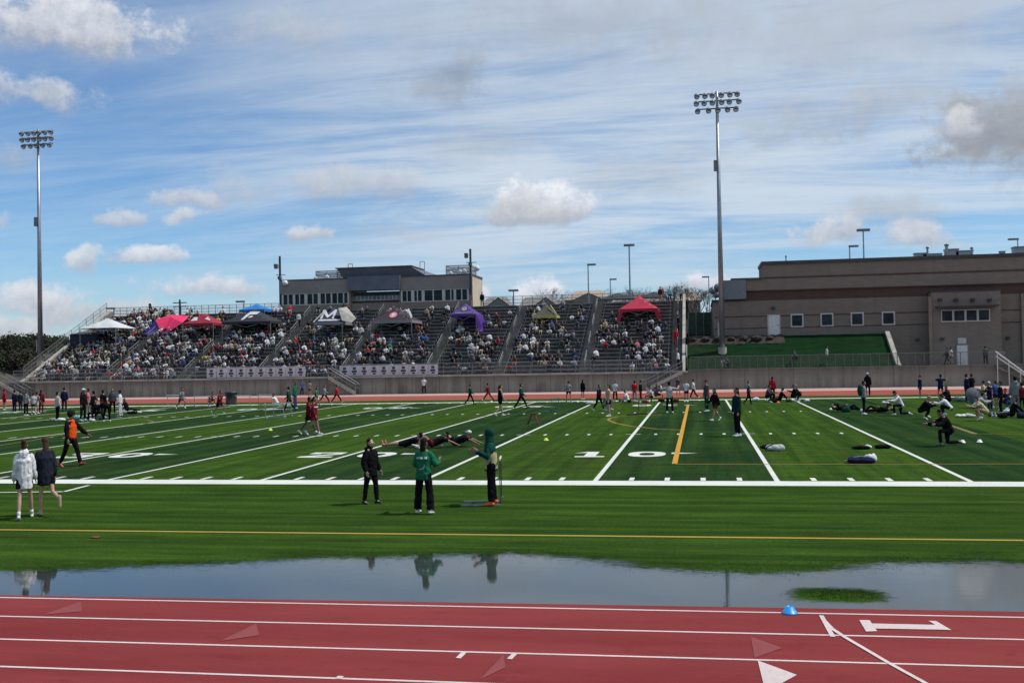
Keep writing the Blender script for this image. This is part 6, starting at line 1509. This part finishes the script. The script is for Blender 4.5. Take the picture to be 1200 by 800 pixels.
# cones and markers
def disc_cone(px, py, mat, lab, r=.13, h=.07):
    p = onz(px, py); t = empty('marker_cone', (p.x, p.y, .012), label=lab, cat='cone')
    b = MB(); b.smooth = True; b.lathe((0,0,0),[(r,0),(r,.008),(r*.85,.014),(r*.42,h),(r*.32,h),(r*.3,h*.9)],16); b.build('cone_body', M[mat], t)
disc_cone(925.5,719,'bluep','bright blue disc cone on the inner edge of the red track', .10, .085)
disc_cone(112,630,'redp','small reddish scrap-like disc on the turf below the yellow line', .08, .02)
for i, (px, py, m_) in enumerate(((640,516.3,'lime'),(317,504.5,'lime'),(912,472,'orangep'),(1128,519,'white'),(1148,518.5,'white'),(974,480,'white'),(677,471,'white'),(566,469.6,'white'),(576,471.3,'white'))):
    disc_cone(px, py, m_, ['lime cone just left of the ten yard number','lime cone by the twenty yard line','orange cone on the far sideline right of the red hoodie','white ball-like marker behind the kneeling man','white marker farther right of the kneeling man','white marker on the turf left of the backpack wearer','white marker on the sideline by the black-clad figure','white marker on the far sideline, left of a pair','white marker on the far sideline, right of a pair'][i], .11, .10)
# red A-shaped stand
p = onz(625, 497); t = empty('block_stand', (p.x, p.y, .01), label='small dark red folding stand on the turf by the fifteen yard line', cat='stand')
b = MB()
for s in (-1, 1): b.bar((s*.3,-.1,0),(s*.05,0,.52),.035,6); b.bar((s*.3,.35,0),(s*.05,0,.52),.03,6)
b.box(-.14,.14,-.05,.08,.47,.53); b.build('stand_frame', M['redp'], t)
# bags and clothes on the turf
def lump(px, py, w, d, h, col, lab, cat='bag', name='sports_bag', strap=None, seed=0):
    h *= .8; w *= .85
    p = onz(px, py); r = random.Random(int(px*7)); t = empty(name, (p.x, p.y, .01), label=lab, cat=cat)
    b = MB()
    for k in range(5):
        a = r.uniform(-1,1)*w*.28; q = r.uniform(-1,1)*d*.25; b.ell((a,q,h*.42),(w*r.uniform(.2,.34),d*r.uniform(.22,.38),h*r.uniform(.4,.62)),10,7)
    b.ell((0,0,h*.35),(w*.45,d*.4,h*.42),12,7); me = fuse(b, .025 if w < 1 else .035, 1, 'bag'); link('bag_body' if name != 'clothes_pile' else 'cloth_heap', me, t, M['cloth'], CC[col])
    if strap:
        b = MB(); b.tube([(-w*.55,0,.03),(-w*.3,.02,h*.8),(0,0,h*1.05),(w*.25,.02,h*.8),(w*.5,.05,.05)], .022, 6) ; b.build('strap', M['cloth'], t, CC[strap])
lump(909,528,.75,.45,.26,'offwhite','white bag with a dark strap on the light stripe beyond the five yard line',strap='black')
lump(897,525.5,.55,.35,.16,'black','black bag beside the white bag on the light stripe')
lump(1008,526,.8,.4,.16,'black','dark clothes spread on the turf near the goal line',name='clothes_pile',cat='clothes'); lump(1034,525,.7,.35,.16,'black','black bag at the right of the spread dark clothes'); lump(1018,525.5,.3,.25,.18,'white','white shoe bag in the middle of the dark clothes')
lump(1009,542.5,1.0,.5,.22,'navy','navy backpack lying flat in front of the goal line',strap='grey'); lump(1020,541.5,.45,.4,.32,'white','white towel heaped on the navy backpack',name='clothes_pile',cat='clothes')
for i, (px, py, w, h, c, lab) in enumerate(((91,491,.7,.3,'cyan','pale teal bag behind the orange vest walker'),(73,493,.6,.22,'white','white bag at the feet of the pale grey hoodie'),(108,493.5,.5,.22,'white','small white bag before the black-clad group'),(119,492,.5,.3,'dgrey','charcoal bag between the black-clad figures'),(61,493,.4,.2,'offwhite','cream bag left of the pale grey hoodie'),
    (155,485,.9,.25,'black','black bag on the far sideline, left one'),(163,484,.4,.2,'offwhite','cream bag right of the black bag on the far sideline'),(885,470,.6,.35,'white','white bag left of the sitting charcoal figure'),(924,471,.5,.3,'dgrey','charcoal bag left of the crouching figure'),(945,471,.45,.3,'white','white bag right of the crouching figure'),
    (908,471.5,.5,.3,'black','black bag at the feet of the bright red hoodie'),(1021,483,.6,.3,'tan','pale tan pack right of the backpack wearer'),(991,483,.6,.4,'dgreen','dark green duffel left of the backpack wearer'),(1038,473,.5,.2,'white','white bag on the far sideline in the end zone'),(1092,476,.9,.35,'offwhite','cream duffel in the right hand group'),(1125,470,.9,.4,'grey','grey duffel left of the grey shelter'),
    (1127,489,.7,.2,'white','white towel on the turf left of the tan shorts'),(1137,489,.7,.25,'offwhite','cream blanket heap left of the tan shorts'),(1163,488,.6,.3,'dgrey','charcoal bag right of the tan shorts'),(1182,485,.8,.3,'white','white bag beside the sitting navy figure'),(1176,490,.5,.3,'black','black bag in front of the right group'),(757,472,.5,.3,'red','red bag on the far sideline'),
    (728,471,.5,.3,'dgrey','charcoal bag on the far sideline left of the red shirt'),(775,471,.5,.3,'black','black bag on the far sideline at the ten yard line'),(792,471,.6,.3,'maroon','maroon bag on the far sideline right of the ten yard line'),(691,474,.7,.3,'offwhite','cream bag left of the person all in black'),(1199,490,.7,.35,'navy','navy bag cut by the right edge'))):
    lump(px, py, w, .4, h, c, lab)
for i, (px, py) in enumerate(((58,475),(73,482),(152,480),(183,478))):
    pass
# grey half-open shelter at the right
p = onz(1145, 478); t = empty('umbrella_shelter', (p.x, p.y, .01), label='grey dome umbrella lying on its side as a windbreak in the right group', cat='umbrella')
b = MB(); b.smooth = True
rot = Matrix.Rotation(R(55), 3, 'X') @ Matrix.Rotation(R(20), 3, 'Y')
n, vs, fs = 16, [], []
for j in range(6):
    ph = j/5*1.25
    for k in range(n): th = 2*math.pi*k/n; vs.append(rot @ Vector((.66*math.sin(ph)*math.cos(th), .66*math.sin(ph)*math.sin(th), .62*math.cos(ph)-.25)) + Vector((0,0,.62)))
for j in range(5):
    for k in range(n): fs.append((j*n+k, j*n+(k+1)%n, (j+1)*n+(k+1)%n, (j+1)*n+k))
b.add(vs, fs); b.build('dome_fabric', M['cloth'], t, (.11,.115,.13)); b = MB(); b.bar(rot @ Vector((0,0,.4)) + Vector((0,0,.62)), rot @ Vector((0,0,-.55)) + Vector((0,0,.62)), .02, 6); b.build('shaft', M['dark'], t)

# ================================================================== sun and sky
SAZ, SEL = R(78), R(58)        # azimuth measured from +Y towards +X
sd = Vector((math.sin(SAZ)*math.cos(SEL), math.cos(SAZ)*math.cos(SEL), math.sin(SEL)))
ld = bpy.data.lights.new('sun', 'SUN'); ld.energy = 3.9; ld.angle = R(.55); ld.color = (1,.955,.89)
lo = bpy.data.objects.new('sun', ld); COL.objects.link(lo); lo.rotation_euler = (-sd).to_track_quat('-Z', 'Y').to_euler(); lo.location = sd*100
w = bpy.data.worlds.new('World'); scene.world = w; w.use_nodes = True; nt = w.node_tree; bg = nt.nodes['Background']
sky = nt.nodes.new('ShaderNodeTexSky'); sky.sky_type = 'NISHITA'; sky.sun_disc = False; sky.sun_elevation = SEL; sky.sun_rotation = SAZ; sky.air_density = 1.1; sky.dust_density = .6; sky.ozone_density = 1.6; sky.altitude = 1700
tc = nt.nodes.new('ShaderNodeTexCoord'); V = tc.outputs['Generated']
sp = nt.nodes.new('ShaderNodeSeparateXYZ'); nt.links.new(V, sp.inputs[0])
az = mth(nt, 'MULTIPLY', mth(nt, 'ARCTAN2', sp.outputs[0], sp.outputs[1]), 57.29578); el = mth(nt, 'MULTIPLY', mth(nt, 'ARCSINE', sp.outputs[2]), 57.29578)
# cloud plane coordinates give the right perspective crowding toward the horizon
dz = mth(nt, 'ADD', mth(nt, 'MAXIMUM', sp.outputs[2], 0), .10)
cp = nt.nodes.new('ShaderNodeCombineXYZ'); nt.links.new(mth(nt, 'DIVIDE', sp.outputs[0], dz), cp.inputs[0]); nt.links.new(mth(nt, 'DIVIDE', sp.outputs[1], dz), cp.inputs[1])
ae = nt.nodes.new('ShaderNodeCombineXYZ'); nt.links.new(az, ae.inputs[0]); nt.links.new(el, ae.inputs[1])
wa = noise(nt, ae.outputs[0], .42, 8, .66); wb = noise(nt, ae.outputs[0], 1.1, 7, .7, (1,1,1)); wc = noise(nt, ae.outputs[0], .11, 5, .6, (.6,1.6,1))
wx = nt.nodes.new('ShaderNodeTexNoise'); wx.inputs['Scale'].default_value = .33; wx.inputs['Detail'].default_value = 5; nt.links.new(ae.outputs[0], wx.inputs['Vector'])
sx_ = nt.nodes.new('ShaderNodeSeparateColor'); nt.links.new(wx.outputs['Color'], sx_.inputs[0])
azw = mth(nt, 'ADD', az, mth(nt, 'MULTIPLY', mth(nt, 'SUBTRACT', sx_.outputs[0], .5), 4.0)); elw = mth(nt, 'ADD', el, mth(nt, 'MULTIPLY', mth(nt, 'SUBTRACT', sx_.outputs[1], .5), 2.0))
def azel(px, py):
    d = ray(px, py).normalized(); return math.degrees(math.atan2(d.x, d.y)), math.degrees(math.asin(d.z))
DPP = 60/1217*.95  # degrees per pixel, about
# base sky, toned
hs = nt.nodes.new('ShaderNodeHueSaturation'); hs.inputs['Saturation'].default_value = 1.2; hs.inputs['Value'].default_value = 1.0; nt.links.new(sky.outputs[0], hs.inputs['Color'])
SS = .108
scl = nt.nodes.new('ShaderNodeVectorMath'); scl.operation = 'SCALE'; nt.links.new(hs.outputs[0], scl.inputs[0]); scl.inputs['Scale'].default_value = SS
cur = mixc(nt, 1.0, scl.outputs[0], (.76,.99,1.16), 'MULTIPLY')
# high thin haze / cirrus
def wisp(rot, sc, scale, det, rough, dist):
    mp = nt.nodes.new('ShaderNodeMapping'); mp.inputs['Rotation'].default_value = (0,0,R(rot)); mp.inputs['Scale'].default_value = sc; nt.links.new(cp.outputs[0], mp.inputs[0])
    n = nt.nodes.new('ShaderNodeTexNoise'); n.inputs['Scale'].default_value = scale; n.inputs['Detail'].default_value = det; n.inputs['Roughness'].default_value = rough; n.inputs['Distortion'].default_value = dist
    nt.links.new(mp.outputs[0], n.inputs['Vector']); return n.outputs[0]
w1 = wisp(28, (.5,1.5,1), 1.1, 9, .66, .7); w2 = wisp(-20, (1,.7,1), .45, 5, .55, .2); w3 = wisp(8, (.7,2.6,1), 2.2, 8, .7, .5)
rgt = mapr(nt, az, -34, -10, .30, 1.0); hi = mapr(nt, el, 1, 10, .45, 1.0); veil = mth(nt, 'MULTIPLY', rgt, hi)
cur = mixc(nt, mth(nt, 'MULTIPLY', veil, mapr(nt, w2, .3, .65, .26, .70)), cur, (.36,.50,.67))
st = mth(nt, 'ADD', mth(nt, 'MULTIPLY', w1, .75), mth(nt, 'ADD', mth(nt, 'MULTIPLY', w3, .3), mth(nt, 'MULTIPLY', w2, .35)))
cur = mixc(nt, mth(nt, 'MULTIPLY', veil, mapr(nt, st, .54, .80, 0, .8)), cur, (.68,.755,.83))
cur = mixc(nt, mth(nt, 'MULTIPLY', mapr(nt, el, 9, 18, 0, .42), mapr(nt, w1, .35, .65, .5, 1)), cur, (.37,.47,.62))
cur = mixc(nt, mth(nt, 'MULTIPLY', mapr(nt, mth(nt, 'ADD', w3, mth(nt, 'MULTIPLY', w1, .6)), .90, 1.08, 0, .25), veil), cur, (.30,.37,.48))
low = mth(nt, 'MULTIPLY', mapr(nt, el, -1, 7, .62, 0), mapr(nt, wc, .3, .7, .6, 1)); cur = mixc(nt, low, cur, (.44,.54,.64))
# individual clouds: px, py, half width, half height, density, top tone, base tone
CL = [(75,28,130,42,.9,.72,.44),(48,110,62,24,.75,.62,.42),(8,186,50,16,.5,.5,.42),(330,38,85,30,.5,.55,.45),(395,218,105,20,.62,.56,.42),(440,205,50,20,.6,.60,.45),(215,234,38,13,.75,.6,.45),(213,257,24,13,.8,.66,.5),(130,254,32,12,.7,.62,.46),(4,258,14,10,.6,.6,.5),
 (357,275,27,13,.8,.66,.45),(107,308,24,15,.8,.66,.48),(178,302,46,12,.85,.70,.5),(238,337,58,18,.85,.68,.5),(50,352,75,26,.9,.66,.48),(10,388,50,20,.9,.6,.44),(120,366,80,20,.75,.56,.46),(627,340,32,18,.95,.78,.6),(556,348,16,12,.8,.66,.5),
 (642,236,68,29,1.0,.80,.50),(625,250,70,14,.8,.55,.42),(1010,122,125,30,.55,.50,.38),(900,150,60,24,.4,.46,.38),(1165,158,95,52,.85,.44,.27),(1198,185,55,36,.6,.36,.25),(1128,146,34,16,.7,.66,.5),(1190,95,40,18,.6,.58,.45),(970,272,48,19,.85,.66,.45),(1072,277,52,19,.85,.66,.45),(1040,250,80,22,.4,.42,.34),(828,331,30,15,.9,.72,.52),(800,340,30,10,.6,.55,.45),
 (510,104,62,26,.32,.24,.22),(545,80,30,30,.3,.26,.24),(270,215,35,22,.4,.56,.48),(700,30,260,40,.4,.44,.40),(1000,40,260,50,.45,.48,.42),(760,200,120,26,.35,.46,.42),(560,165,80,24,.3,.42,.38),(470,270,60,10,.35,.5,.44)]
def vm(op, a, b=None):
    n = nt.nodes.new('ShaderNodeVectorMath'); n.operation = op
    for i, x in enumerate((a, b)):
        if x is None: continue
        if isinstance(x, tuple): n.inputs[i].default_value = x
        else: nt.links.new(x, n.inputs[i])
    return n
cv_ = nt.nodes.new('ShaderNodeCombineXYZ'); nt.links.new(azw, cv_.inputs[0]); nt.links.new(elw, cv_.inputs[1])
nsum = mth(nt, 'ADD', mth(nt, 'MULTIPLY', mth(nt, 'SUBTRACT', wa, .5), 1.9), mth(nt, 'MULTIPLY', mth(nt, 'SUBTRACT', wb, .5), 1.1))
nt1 = mth(nt, 'ADD', 1.0, nsum); tnz = mth(nt, 'MULTIPLY', mth(nt, 'SUBTRACT', wb, .5), 2.2)
for (px, py, hw, hh, dn, tt, bt_) in CL:
    a0, e0 = azel(px, py); a1, _ = azel(px+hw, py); _, e1 = azel(px, py-hh); ra, re = abs(a1-a0)*1.15, abs(e1-e0)*1.2
    dv = vm('MULTIPLY', vm('SUBTRACT', cv_.outputs[0], (a0, e0, 0)).outputs[0], (1/ra, 1/re, 0)).outputs[0]
    dy = vm('DOT_PRODUCT', dv, (0,1,0)).outputs['Value']; r2 = vm('LENGTH', dv).outputs['Value']
    soft = dn < .65
    sh_ = mth(nt, 'SUBTRACT', nt1, r2)
    if not soft: sh_ = mth(nt, 'MINIMUM', sh_, mth(nt, 'ADD', mth(nt, 'MULTIPLY_ADD', dy, 1.1, .85), mth(nt, 'MULTIPLY', nsum, .5)))   # flatter base
    mk = mapr(nt, sh_, -.15 if soft else -.02, 1.1 if soft else .62, 0, dn)
    tone = mapr(nt, mth(nt, 'ADD', dy, tnz), -.6, .7, smooth=False)
    k_ = .92 if tt < .45 else 1.12
    cur = mixc(nt, mk, cur, mixc(nt, tone, (bt_*.93, bt_*1.01, bt_*1.18), (tt*k_, tt*(k_+.03), tt*(k_+.10))))
nt.links.new(cur, bg.inputs['Color']); bg.inputs['Strength'].default_value = 1.0
w.cycles.sampling_method = 'MANUAL'; w.cycles.sample_map_resolution = 256
scene.view_settings.view_transform = 'Standard'; scene.view_settings.look = 'None'; scene.view_settings.exposure = 0
scene.cycles.use_adaptive_sampling = True; scene.cycles.adaptive_threshold = .02; scene.cycles.max_bounces = 3; scene.cycles.diffuse_bounces = 2; scene.cycles.glossy_bounces = 2; scene.cycles.transparent_max_bounces = 12; scene.cycles.caustics_reflective = False; scene.cycles.caustics_refractive = False

for o in COL.objects:
    if o.parent is None and 'label' in o and len(o['label'].replace('-', ' ').split()) > 16: print('LONG', o.name, o['label'])
